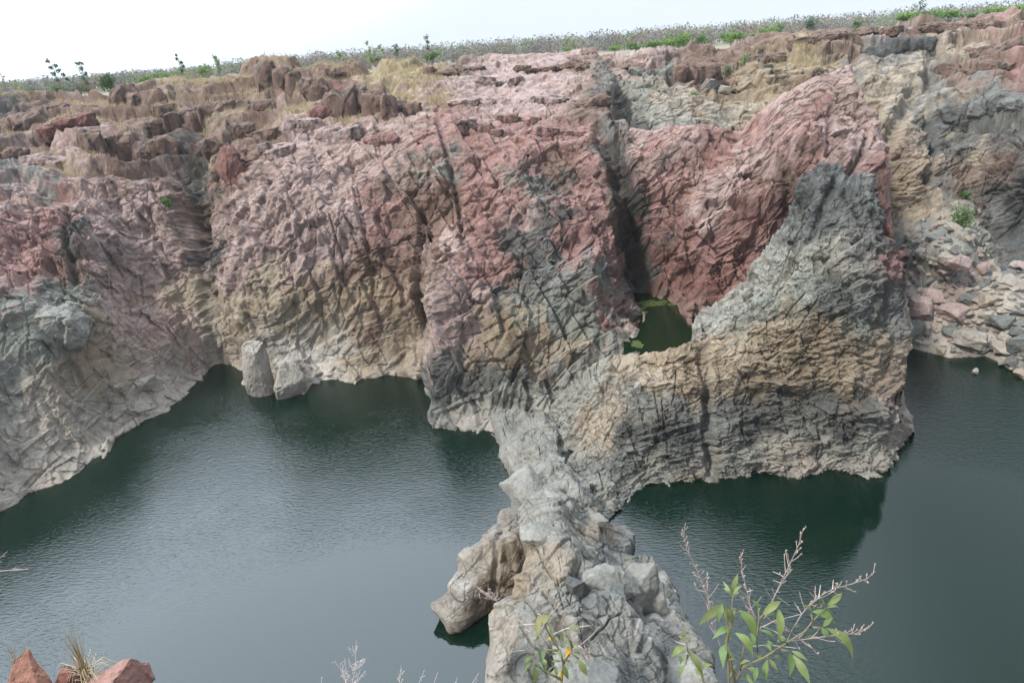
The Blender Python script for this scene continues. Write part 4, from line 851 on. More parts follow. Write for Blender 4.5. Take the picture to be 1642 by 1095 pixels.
for a in [
    (57, 150, 22, 11, MID, "low green bush farthest to the left of the rim, left of the forked sapling"),
    (97, 150, 22, 13, MID, "low green bush around the foot of the forked sapling"),
    (142, 148, 14, 10, MID, "low green bush around the foot of the upright leafy sapling"),
    (178, 143, 32, 24, DARK, "rounded dark green bush standing alone right of the upright sapling"),
    (232, 132, 18, 10, BRIGHT, "small bright green bush low behind the grassy hump"),
    (262, 131, 30, 15, BRIGHT, "wide green bush left of the sparse tall sapling"),
    (287, 129, 18, 15, MID, "green bush touching the sparse tall sapling"),
    (332, 122, 26, 18, PALE, "pale green feathery bush right of the sparse tall sapling"),
    (602, 99, 26, 9, PALE, "thin pale green bush at the foot of the twin-crowned sapling"),
    (692, 96, 26, 13, MID, "blue-green bush at the foot of the dark-topped sapling"),
    (910, 84, 16, 8, BRIGHT, "small bright green bush alone on the pink rim"),
    (985, 83, 22, 9, BRIGHT, "low bright bush at the left end of the long bright green row"),
    (1017, 81, 28, 12, MID, "darker green bush, second in the long bright green row"),
    (1046, 79, 30, 13, BRIGHT, "bright green bush in the middle of the long green row"),
    (1070, 77, 32, 17, BRIGHT, "full bright green bush beside the tallest bush of the row"),
    (1098, 77, 30, 28, BRIGHT, "tallest bright green bush at the right end of the long row"),
    (1123, 73, 22, 16, MID, "compact green bush just right of the tallest bright bush"),
    (1172, 67, 34, 16, BRIGHT, "broad bright green bush right of the compact bush, by itself"),
    (1205, 62, 16, 8, PALE, "tiny pale bush between the broad bush and the pair with a dark top"),
    (1230, 60, 28, 15, BRIGHT, "bright green bush in front of the small dark green one"),
    (1251, 54, 16, 18, MID, "small dark green bush peeping over the bright one"),
    (1298, 47, 26, 26, BLUEG, "round blue-green bush standing tall before the grey wood"),
    (1376, 45, 16, 12, DARK, "dark small bush left of the flat-topped sapling"),
    (1436, 50, 8, 8, PALE, "tiny yellow-green bush on the rock edge above the dark slab"),
    (1452, 33, 36, 12, BRIGHT, "bright green bush left of the flat-topped sapling"),
    (1488, 30, 40, 15, MID, "green bush right behind the flat-topped sapling"),
    (1522, 29, 38, 13, BRIGHT, "bright green bush in the middle of the right-hand hedge row"),
    (1558, 29, 32, 9, MID, "low green bush where the right-hand hedge row thins out"),
    (1592, 23, 34, 11, BRIGHT, "bright low bush near the right end of the hedge row"),
    (1626, 19, 34, 10, BRIGHT, "last bright bush at the right end of the hedge row")]:
    bush(*a)
def foot_far(px, py): return FAR_P[near_index(FAR_PX, FAR_PY, px, py)]
def foot_cliff(px, py): return CLIFF_P[near_index(CLIFF_PX, CLIFF_PY, px, py)]
LG = "bushes growing on the rock ledges"
bush(1168, 122, 16, 20, DARK, "dark green tuft bush on the ledge among grey blocks", group=LG, foot=foot_far(1168, 124))
bush(1192, 112, 14, 24, PALE, "upright pale green bush on the ledge right of the dark tuft", group=LG, foot=foot_far(1192, 114))
bush(1112, 152, 12, 10, PALE, "tiny pale bush on the grey slope below the ledge blocks", group=LG, foot=foot_far(1112, 154))
bush(1534, 374, 30, 38, MID, "green bush growing out of the top of the boulder slope", group=LG, foot=foot_far(1534, 376))
bush(1552, 312, 14, 16, MID, "small green plant clinging to the dark wall above the boulder slope", group=LG, foot=foot_far(1552, 314))
bush(270, 330, 14, 14, MID, "small green plant clinging to the dark gully of the left cliff", group=LG, foot=foot_cliff(270, 332))

def sapling(px, py, h, w, label, col, tufts, y=114, lean=0.0):
    base = at(px, py, y=y); m = y / 1095.0 / rays(px, py)[1]
    Hh, W = h * m, w * m
    root = empty("sapling", tuple(base)); r = random.Random(int(px))
    tr = MB(); tr.tube([(0, 0, -0.6), (lean * .4 * W, 0, Hh * .5), (lean * W, 0, Hh * .95)], [0.07, 0.05, 0.02], (0.2, 0.17, 0.15), 5)
    lf = MB()
    for (fx, fz, fs) in tufts:
        c = (fx * W, r.uniform(-.2, .2) * W, fz * Hh)
        tr.tube([(lean * W * fz * .6, 0, max(0.1, (fz - 0.3)) * Hh), c], [0.03, 0.012], (0.2, 0.17, 0.15), 4)
        leaf_blob(lf, c, fs * W, fs * W * 1.1, 46, col, 0.26, r)
    tr.build("trunk", BARK, root); lf.build("crown", LEAFY, root)
    tag(root, label, "tree", "saplings on the cliff rim")
sapling(97, 146, 46, 16, "forked sapling with two sparse dark crowns on the far left rim", DARK, [(-.3, .97, .22), (-.35, .75, .22), (-.1, .55, .25), (.2, .8, .2), (.5, .65, .22), (.8, .5, .22), (.95, .35, .2), (0, .35, .2)])
sapling(141, 147, 44, 14, "upright leafy sapling with a narrow grey green crown", BLUEG, [(-.25, .95, .28), (.25, .93, .3), (0, .78, .35), (.15, .6, .36), (-.1, .45, .34), (0, .28, .34)])
sapling(294, 128, 38, 14, "sparse tall sapling with a few leaf tufts between green bushes", DARK, [(-.1, .95, .14), (-.25, .8, .14), (.15, .65, .2), (.35, .5, .24), (.2, .35, .2)])
sapling(352, 118, 26, 14, "pale green narrow sapling rising behind the grassy hump", PALE, [(-.2, .9, .3), (.1, .7, .36), (.2, .5, .4), (0, .3, .4)])
sapling(600, 99, 28, 26, "twin-crowned sapling with pale green leaves over yellow grass", PALE, [(-.3, .95, .14), (-.25, .6, .2), (.45, .75, .16), (.2, .5, .2), (-.3, .3, .22), (.6, .55, .12)])
sapling(637, 97, 22, 12, "small grey green sapling right of the twin-crowned one", BLUEG, [(0, .9, .4), (.1, .65, .3), (-.1, .4, .3)])
sapling(688, 96, 34, 12, "dark-topped thin sapling rising from a blue-green bush", BLUEG, [(-.1, .95, .35), (.1, .75, .25), (0, .5, .3)])
sapling(545, 100, 14, 12, "little faint green sapling far left of the twin-crowned one", PALE, [(0, .8, .4), (.1, .5, .4)], y=125)
sapling(1472, 32, 26, 20, "flat-topped sapling rising above the right-hand hedge row", BLUEG, [(0, .97, .3), (-.3, .8, .26), (.35, .72, .26), (0, .6, .2)])
sapling(10, 146, 34, 10, "nearly bare thin sapling at the far left edge", (0.2, 0.17, 0.14), [(-.2, .9, .1), (.3, .6, .1)], y=125)

# ================================================================== dry grass on the ledges and rim
def build_grass():
    r = random.Random(21); mb = MB()
    spots = [(660, 125, 60, 18, 210), (620, 107, 50, 8, 110), (690, 112, 30, 10, 80), (420, 128, 80, 22, 220), (350, 132, 40, 12, 100), (300, 134, 40, 7, 60), (400, 112, 30, 8, 60), (430, 180, 60, 25, 140), (130, 158, 120, 8, 170), (50, 160, 60, 6, 70), (110, 195, 45, 12, 90), (70, 240, 40, 10, 50), (100, 262, 40, 8, 60), (165, 250, 22, 10, 30),
             (550, 118, 40, 10, 70), (480, 170, 30, 20, 70), (700, 160, 22, 12, 40), (250, 165, 40, 16, 80), (210, 220, 30, 15, 40), (560, 190, 30, 10, 30), (20, 210, 20, 10, 30), (150, 170, 60, 8, 70), (640, 150, 30, 10, 50), (380, 165, 40, 12, 70), (330, 200, 15, 15, 20), (170, 195, 20, 10, 20), (500, 108, 40, 6, 60)]
    far_spots = [(1275, 88, 45, 9, 120), (1210, 100, 25, 8, 30), (1255, 120, 50, 8, 30), (1340, 70, 30, 6, 25), (1180, 130, 20, 8, 12), (1230, 145, 25, 10, 15)]
    for (SP, P, PX, PY) in ((spots, CLIFF_P, CLIFF_PX, CLIFF_PY), (far_spots, FAR_P, FAR_PX, FAR_PY)):
        nrow = P.shape[0]
        for (cx, cy, rx, ry, n) in SP:
            for _ in range(int(n * 1.7)):
                qx, qy = cx + r.gauss(0, 0.6) * rx, cy + r.gauss(0, 0.6) * ry
                j = int(np.argmin(np.abs(PX[nrow // 2] - qx))); i = int(np.argmin(np.abs(PY[:, j] - qy)))
                p = P[i, j]
                for b in range(9):
                    h = r.uniform(0.25, 0.62); a = r.uniform(0, 6.28); rr = r.uniform(0, 0.3); w = r.uniform(0.012, 0.03)
                    x, y = p[0] + rr * math.cos(a), p[1] + rr * math.sin(a); dx, dy = r.gauss(0, .16), r.gauss(0, .16); k = r.uniform(0.7, 1.15)
                    mb.add([(x - w, y, p[2] - .15), (x + w, y, p[2] - .15), (x + dx, y + dy, p[2] + h)], [(0, 1, 2)], (0.40 * k, 0.335 * k, 0.19 * k))
    tag(mb.build("dry_grass", STRAW), "straw yellow dry grass on the rim and upper ledges", "grass", kind="stuff")
build_grass()

# ================================================================== boulders
def rock_mesh(seed, col, sx=1, sy=1, sz=0.75, n=15, chip=0.05, fine=0):
    r = random.Random(seed); bm = bmesh.new()
    for i in range(n):
        d = Vector((r.gauss(0, 1), r.gauss(0, 1), r.gauss(0, 1)))
        m = max(abs(d.x), abs(d.y), abs(d.z)); l = d.length
        d = d / (0.6 * m + 0.4 * l) * 0.5 * r.uniform(0.85, 1.1)
        bm.verts.new((d.x * sx, d.y * sy, d.z * sz))
    bmesh.ops.convex_hull(bm, input=list(bm.verts))
    bmesh.ops.delete(bm, geom=[v for v in bm.verts if not v.link_faces], context='VERTS')
    bmesh.ops.dissolve_limit(bm, angle_limit=R(16), verts=list(bm.verts), edges=list(bm.edges))
    bmesh.ops.bevel(bm, geom=list(bm.edges), offset=chip, segments=2, profile=0.6, affect='EDGES', clamp_overlap=True)
    me = bpy.data.meshes.new("boulder")
    if fine:
        bmesh.ops.triangulate(bm, faces=list(bm.faces))
        for _ in range(6):
            long_e = [e for e in bm.edges if e.calc_length() > 0.055]
            if not long_e: break
            bmesh.ops.subdivide_edges(bm, edges=long_e, cuts=1); bmesh.ops.triangulate(bm, faces=list(bm.faces))
        bm.normal_update()
        q = np.array([v.co[:] for v in bm.verts], np.float32); nn = np.array([v.normal[:] for v in bm.verts], np.float32)
        d = fine * (crag(q, (.3, .3, .3), seed) + .6 * crag(q, (.14, .14, .14), seed + 1) + .3 * crag(q, (.06, .06, .06), seed + 2) + .8 * (facet(q, (.35, .35, .3), seed, None, .6)[0]))
        q = q + nn * d[:, None]
        for v, c_ in zip(bm.verts, q): v.co = c_
    bm.to_mesh(me); bm.free()
    a = me.color_attributes.new("rock", 'FLOAT_COLOR', 'POINT'); c = PAL[col] if isinstance(col, str) else np.array(col)
    a.data.foreach_set("color", np.tile(np.r_[c, 1.0].astype(np.float32), (len(me.vertices), 1)).reshape(-1))
    me.materials.append(ROCK)
    return me
def block_mesh(seed, col, fine, sx, sy, sz):
    v, f = hull_block(seed, 40, 0.045, fine, sx, sy, sz); me = bpy.data.meshes.new("boulder"); me.from_pydata(v.tolist(), [], f.tolist())
    g = (v * np.array([sx, sy, sz]) * 2).astype(np.float32)
    c = PAL[col][None] * (1 + .18 * fbm(g, 1.0, seed, 3))[:, None]
    a = me.color_attributes.new("rock", 'FLOAT_COLOR', 'POINT'); a.data.foreach_set("color", np.c_[c, np.ones(len(c))].astype(np.float32).reshape(-1)); me.materials.append(ROCK)
    return me
def put_rock(me, p, size, rot, label, group=None, sink=0.2, name="boulder", cat="boulder"):
    o = bpy.data.objects.new(name, me); COL.objects.link(o)
    o.location = (p[0], p[1], p[2] + size[2] * (0.37 - sink)); o.scale = size; o.rotation_euler = rot
    tag(o, label, cat, group); return o
KINDS = {'pale grey': 'PG', 'pink': 'P', 'dark grey': 'BG', 'tan': 'T'}
MESHES = {k: [rock_mesh(100 + 10 * i + j, v, n=12 + 2 * j, chip=.03, fine=.022) for j in range(6)] for i, (k, v) in enumerate(KINDS.items())}
def far_pt(px, py): return FAR_P[near_index(FAR_PX, FAR_PY, px, py)]
def build_rubble():
    r = random.Random(33)
    big = [(1462, 535, 40, 34, 'dark grey', "smooth blue-grey boulder half behind the fin at the water's edge"), (1555, 548, 62, 30, 'pale grey', "wide flat grey boulder at the pool edge in the middle of the slope"), (1528, 510, 56, 30, 'pink', "large pinkish boulder just above the wide flat one"),
           (1478, 500, 44, 36, 'pink', "pink boulder above the smooth blue-grey one beside the fin"), (1530, 428, 48, 30, 'pink', "pale pink slab with a dark shadowed underside high on the slope"), (1572, 432, 26, 20, 'pink', "rounded pink boulder right of the pale pink slab"), (1495, 482, 40, 30, 'pink', "pink block on the slope between the slab and the fin"),
           (1528, 490, 40, 26, 'dark grey', "grey wedge boulder in the middle of the slope"), (1606, 520, 36, 34, 'dark grey', "dark upright block at the right of the slope"), (1582, 552, 20, 22, 'pale grey', "small pale egg-shaped boulder right of the wide flat one"), (1610, 558, 44, 20, 'pale grey', "long pale slab pointing at the water on the right"),
           (1636, 560, 40, 34, 'dark grey', "dark boulder at the right edge by the water"), (1622, 462, 36, 24, 'pale grey', "bluish pale block at the right edge, mid slope"), (1495, 358, 44, 24, 'dark grey', "dark weathered boulder at the top of the slope left of the bush"), (1500, 384, 30, 22, 'dark grey', "blue-grey block under the weathered top boulder"), (1478, 410, 24, 16, 'pale grey', "whitish stone near the fin's right edge"), (1585, 485, 40, 20, 'tan', "tan slab lying across the middle of the slope")]
    for i, (px, py, w, h, k, lab) in enumerate(big):
        p = far_pt(px, py); m = np.linalg.norm(p - np.array([0, 0, H])) / 1150
        put_rock(MESHES[k][i % 6], p, (w * m * 0.88, w * m * r.uniform(.7, .95), h * m * 1.25), (r.uniform(-.2, .2), r.uniform(-.25, .25), r.uniform(0, 6)), lab, "large boulders on the rubble slope", 0.25)
    poly_top = poly([(1440, 395), (1480, 350), (1520, 365), (1570, 395), (1642, 430), (1700, 450)]); poly_bot = poly([(1440, 545), (1480, 555), (1530, 572), (1580, 566), (1642, 605), (1700, 640)])
    placed = []
    for cls, n, lo, hi in (("middling", 80, 11, 19), ("small", 200, 6, 11)):
        c = 0; tries = 0
        while c < n and tries < 6000:
            tries += 1
            px = r.uniform(1440, 1665); a, b = poly_top(px), poly_bot(px); py = a + (b - a) * r.random()
            w = r.uniform(lo, hi)
            if any((px - q[0]) ** 2 + ((py - q[1]) * 1.3) ** 2 < (0.36 * (w + q[2])) ** 2 for q in placed): continue
            placed.append((px, py, w)); c += 1
            k = r.choice(['pale grey', 'pale grey', 'pale grey', 'dark grey', 'dark grey', 'dark grey', 'pale grey', 'pink', 'tan'])
            p = far_pt(px, py); m = np.linalg.norm(p - np.array([0, 0, H])) / 1150
            size = (w * m * r.uniform(.9, 1.4), w * m * r.uniform(.8, 1.2), w * m * r.uniform(.8, 1.2))
            put_rock(MESHES[k][r.randrange(6)], p, size, (r.uniform(-.5, .5), r.uniform(-.5, .5), r.uniform(0, 6.3)),
                     "%s %s stone in the rubble slope beyond the fin" % (cls, k), "%s %s stones on the rubble slope" % (cls, k), 0.22, "stone", "stone")
build_rubble()
put_rock(rock_mesh(301, 'PG', 1, 1, .8, fine=0.03), at(1565, 598, z=0.0), (0.75, 0.6, 0.7), (0.1, 0.2, 0.5), "small pale rock poking out of the right pool", sink=0.2)
put_rock(rock_mesh(302, 'PG', 1, 1, .8, 12, .03, fine=0.025), foot_cliff(232, 620), (2.2, 1.6, 1.5), (0.1, -0.1, 0.3), "pale angular block lying loose on the left shore", sink=0.12)
put_rock(block_mesh(303, 'T2', .02, 1, .9, 2.2), at(420, 632, z=-0.2), (2.3, 2.2, 5.6), (0.03, -0.03, 0.25), "tall pale column-like block standing in the water at the cliff foot", sink=0.06)
put_rock(block_mesh(304, 'T2', .025, 1, .9, 1.4), at(466, 634, z=-0.2), (2.5, 2.2, 3.6), (0.04, 0.03, 0.5), "squat pale block beside the tall column-like block at the water", sink=0.1)
put_rock(block_mesh(305, 'G', .045, 1.2, 1, 1), foot_cliff(92, 515), (3.9, 3.2, 2.9), (0.1, 0.25, 0.4), "huge grey-green boulder perched on the left slope", sink=0.35)
put_rock(rock_mesh(306, 'DG', 1, 1, .9, 11, .02, fine=0.01), at(922, 948, z=6.0), (0.95, 0.9, 1.35), (0.1, 0.15, 0.6), "dark angular block wedged in the top of the near grey ridge", sink=0.25)
put_rock(rock_mesh(307, 'BG', 1, 1, .7, 11, .02, fine=0.015), at(985, 950, z=5.0), (1.0, 0.9, 0.7), (0.3, 0.1, 1.6), "grey block with a shaded face right of the dark wedged block", sink=0.2)
for i, (px, py, w, h, k, lab) in enumerate([(1163, 140, 20, 14, 'PG', "pale flat block on the slope below the ledge bushes"), (1232, 104, 20, 16, 'DG', "dark block leaning on the ledge under the dry grass"), (1216, 98, 12, 16, 'DG', "small upright dark block left of the leaning dark one"), (1262, 118, 24, 9, 'BG', "flat grey slab lying on the brown ledge"),
        (1138, 130, 34, 20, 'BG', "big rounded grey block at the left end of the ledge rocks"), (1150, 122, 26, 10, 'G', "thin slab on top of the rounded grey block"), (1178, 130, 14, 10, 'DG', "small dark block beside the pale flat block"), (1080, 100, 14, 9, 'PG', "pale stone jammed in the notch of the rim")]):
    p = far_pt(px, py + h * 0.4); m = np.linalg.norm(p - np.array([0, 0, H])) / 1100
    put_rock(rock_mesh(320 + i, k, 1, 1, .8, 13, .03), p, (w * m, w * m * .9, h * m * 1.3), (0.1, rng.uniform(-.2, .2), rng.uniform(0, 3)), lab, "loose blocks on the upper ledge", 0.12)

# ================================================================== algae in the notch pool
def build_algae():
    mb = MB(); r = random.Random(3)
    for cx, cy, n, sx, sy in ((1047, 486, 110, 26, 4), (1029, 497, 30, 4, 5), (1021, 552, 50, 6, 3)):
        for i in range(n):
            p = at(cx + r.gauss(0, .6) * sx, cy + r.gauss(0, .6) * sy, z=4.504 + 0.004 * r.random())
            k = r.uniform(.05, .22); m = 7
            vs = [(p[0] + 1.6 * k * r.uniform(.4, 1.3) * math.cos(6.283 * j / m), p[1] + k * r.uniform(.4, 1.3) * math.sin(6.283 * j / m), p[2]) for j in range(m)]
            q = r.uniform(.5, 1.1); mb.add(vs, [tuple(range(m))], (0.06 * q, 0.08 * q, 0.01))
    tag(mb.build("algae", simple_mat("algae", None, 0.7, 0.3, 6, attr=True)), "yellow-green algae floating round the edge of the notch pool", "algae", kind="stuff")
build_algae()

# ================================================================== near bank under the viewer (below the picture) with red rocks, grass and plants
BP = np.cross(rays(0, 1112), rays(1642, 1112)); BP = BP / np.linalg.norm(BP); BP = BP if BP[2] > 0 else -BP
def bank_z(x, y):
    z = H - (BP[0] * x + BP[1] * y) / BP[2]          # the slope just out of sight
    z = min(23.35, z - 0.22)
    return z - max(0, y - 3.6) ** 1.5 * 2.2
def build_bank():
    xs = np.linspace(-9, 9, 190); ys = np.linspace(-4, 9, 140)
    P = np.array([[(x, y, bank_z(x, y)) for x in xs] for y in ys]); f = P.reshape(-1, 3).astype(np.float32)
    P[..., 2] += (0.10 * crag(f, (1.2, 1.2, 1.2), 5) + 0.05 * crag(f, (.45, .45, .45), 6) + 0.02 * crag(f, (.15, .15, .15), 7) - 0.12).reshape(P.shape[:2])
    c = np.tile(PAL['R'], (len(f), 1)) * (1 + 0.15 * fbm(f, 0.6, 8))[:, None]
    tag(grid_mesh("bank", P, c, ROCK), "reddish rock slope falling away below the viewpoint", "bank", kind="structure")
build_bank()
for i, (px, py, t, size, rot, sd, k, lab) in enumerate([
        (60, 1092, 3.0, (0.24, 0.24, 0.26), (0.2, 0.5, 0.3), 402, (0.34, 0.17, 0.12), "orange-red pointed rock at the bottom left corner, left of the tuft"),
        (188, 1112, 3.0, (0.30, 0.26, 0.30), (0.1, -0.2, 0.8), 405, (0.34, 0.2, 0.165), "rosy pink rock at the bottom left, right of the tuft"),
        (108, 1092, 3.05, (0.14, 0.12, 0.14), (0.2, 0.5, 1.3), 407, (0.28, 0.13, 0.1), "small red chip of rock between the two larger red rocks"),
        (128, 1086, 3.1, (0.10, 0.10, 0.14), (0.5, 0.2, 2.0), 409, 'RB', "brown upright shard right against the big grass tuft")]):
    p = at(px, py, t=t)
    put_rock(rock_mesh(sd, k, 1, 1, .9, 16, .03, fine=.022), (p[0], p[1], p[2] - size[2] * .17), size, rot, lab, "red rocks at the bottom left", 0.2, "rock", "rock")
def tuft(px, py, t, label, h, n, curl):
    base = at(px, py, t=t); root = empty("grass_tuft", tuple(base)); r = random.Random(int(px)); mb = MB(); m = t / 1095
    view = Vector(RT); up = Vector((0, 0, 1))
    for i in range(n):
        a = r.uniform(0, 6.28); d = Vector((math.cos(a), math.sin(a), 0)); hh = h * m * r.uniform(.55, 1.05); sp = r.uniform(.02, .2) * hh
        pts = [Vector((0, 0, -0.12)) + d * r.uniform(0, .03), d * sp * .4 + up * hh * .5, d * sp + up * hh]
        k = r.uniform(.8, 1.15); mb.tube(pts, [0.0011, 0.0009, 0.0003], (0.44 * k, 0.34 * k, 0.17 * k), 3)
    for i in range(curl):
        a = r.uniform(0, 6.28); d = Vector((math.cos(a), math.sin(a), 0)); L = r.uniform(.06, .12) * h / 110 * t / 3; z = r.uniform(0.0, .08) * h / 110
        pts = [Vector((0, 0, -0.05)), up * z + d * L * .3, up * (z + .03) + d * L * .75, up * (z - .01) + d * L * 1.1, up * (z - .06) + d * L * 1.25]
        k = r.uniform(.8, 1.15); mb.tube(pts, [0.0013, 0.0012, 0.0011, 0.0009, 0.0004], (0.62 * k, 0.55 * k, 0.40 * k), 3)
    mb.build("blades", STRAW, root); tag(root, label, "grass tuft")
tuft(142, 1088, 3.05, "tall dry grass tuft with curled pale blades between red rocks", 112, 46, 60)
tuft(40, 1092, 3.1, "smaller dry grass tuft behind the orange-red pointed rock", 75, 24, 12)

LEAF = simple_mat("leaf", None, 0.5, 0.12, 30, attr=True, transl=0.35)
DRY = simple_mat("dry_stalk", None, 0.8, 0.15, 30, attr=True)
def leaf(mb, b, tp, w, col, r):
    """lance-shaped leaf, folded along its midrib and drooping to the tip"""
    b, tp = Vector(b), Vector(tp); ax = tp - b; L = ax.length
    toward = (Vector((0, 0, H)) - b).normalized(); nrm = (toward + 0.6 * Vector((0, 0, 1)) + 0.5 * Vector((r.gauss(0, 1), r.gauss(0, 1), r.gauss(0, 1)))).normalized()
    side = ax.cross(nrm).normalized(); nrm = side.cross(ax).normalized()
    n = 8; vs = []; fs = []; droop, sway = r.uniform(0.02, 0.16), r.uniform(-.25, .25)
    for i in range(n + 1):
        u = i / n; prof = (math.sin(math.pi * min(1, u ** 0.85)) ** 1.05) * w * 0.52 if 0 < i < n else 0.0008
        c = b + ax * u + nrm * L * 0.12 * math.sin(math.pi * u) + Vector((0, 0, 1)) * L * droop * math.sin(math.pi * min(1, u * 1.0)) + side * L * sway * u * (1 - u)
        wv = nrm * prof * (0.28 + 0.08 * math.sin(9 * u + L * 40))
        vs += [c - side * prof + wv, c, c + side * prof + wv]
        if i: k = 3 * i; fs += [(k - 3, k - 2, k + 1, k), (k - 2, k - 1, k + 2, k + 1)]
    mb.add(vs, fs, col)
def plant(label, base_px, t0, stems, leaves, stalks, twigs, conv, seed, leafcol=(0.135, 0.205, 0.075)):
    r = random.Random(seed); P3 = lambda q, dt=0.0: at(*conv(q), t=t0 + dt)
    org = at(*base_px, t=t0); org[2] = bank_z(org[0], org[1]) - 0.05
    root = empty("leafy_plant", tuple(org)); O = Vector(org)
    loc = lambda p: Vector(p) - O
    st = MB()
    for s_ in stems:
        pts = [loc(P3(q[:2], q[2] if len(q) > 2 else 0)) for q in s_]
        n = len(pts); st.tube(pts, [0.0042 - 0.0026 * i / max(1, n - 1) for i in range(n)], (0.22, 0.21, 0.11), 5)
    st.build("stem", LEAF, root, True)
    lf = MB()
    for L_ in leaves:
        b, tp, w = L_[0], L_[1], L_[2]; col = L_[3] if len(L_) > 3 else leafcol
        d0 = r.uniform(-.05, .05); m = t0 / 1095
        scale = np.hypot(*(np.array(conv((1, 0))) - np.array(conv((0, 0)))))
        k = r.uniform(.8, 1.2); kc = (col[0] * k * r.uniform(.95, 1.3), col[1] * k, col[2] * k * r.uniform(.85, 1.1))
        tmp = MB(); leaf(tmp, P3(b, d0), P3(tp, d0 + r.uniform(-.05, .03)), w * scale * m * 0.84, kc, r)
        lf.add([Vector(v) - O for v in tmp.v], tmp.f, kc)
    lf.build("leaves", LEAF, root, True)
    for s_ in stalks:
        sk = MB(); pts = [loc(P3(q, 0.02)) for q in s_]
        n = len(pts); sk.tube(pts, [0.0018 - 0.0011 * i / (n - 1) for i in range(n)], (0.25, 0.2, 0.175), 4)
        tot = sum((pts[i + 1] - pts[i]).length for i in range(n - 1)); acc = 0
        for i in range(n - 1):
            a, b = pts[i], pts[i + 1]; L = (b - a).length; k = max(1, int(L / 0.007))
            for j in range(k):
                u = (acc + L * j / k) / tot
                if u < 0.25 or r.random() < 0.2: continue
                p = a.lerp(b, j / k); d = ((b - a).normalized() + 1.2 * Vector((r.gauss(0, 1), r.gauss(0, 1), r.gauss(0, 1))).normalized())
                ln = r.uniform(.008, .03) * (1.25 - u); e = p + d * ln; g = e + (d + Vector((0, 0, .6))) * ln * .5
                sk.tube([p, e, g], [0.0011, 0.0009, 0.0012], (0.27, 0.215, 0.19), 3)
                if r.random() < 0.7: sk.tube([g, g + Vector((r.gauss(0, .003), r.gauss(0, .003), .005))], [0.0022, 0.0012], (0.34, 0.25, 0.21), 4)
            acc += L
        sk.build("flower_stalk", DRY, root)
    if twigs:
        tw = MB()
        for s_ in twigs:
            pts = [loc(P3(q, r.uniform(-.03, .06))) for q in s_]; n = len(pts)
            tw.tube(pts, [0.0014 - 0.0007 * i / (n - 1) for i in range(n)], (0.40, 0.35, 0.31), 3)
        tw.build("twigs", DRY, root)
    tag(root, label, "plant")
cv1 = lambda q: (1050 + q[0] / 3.65, 795 + q[1] / 3.65)
GY, YL = (0.17, 0.23, 0.09), (0.55, 0.38, 0.03)
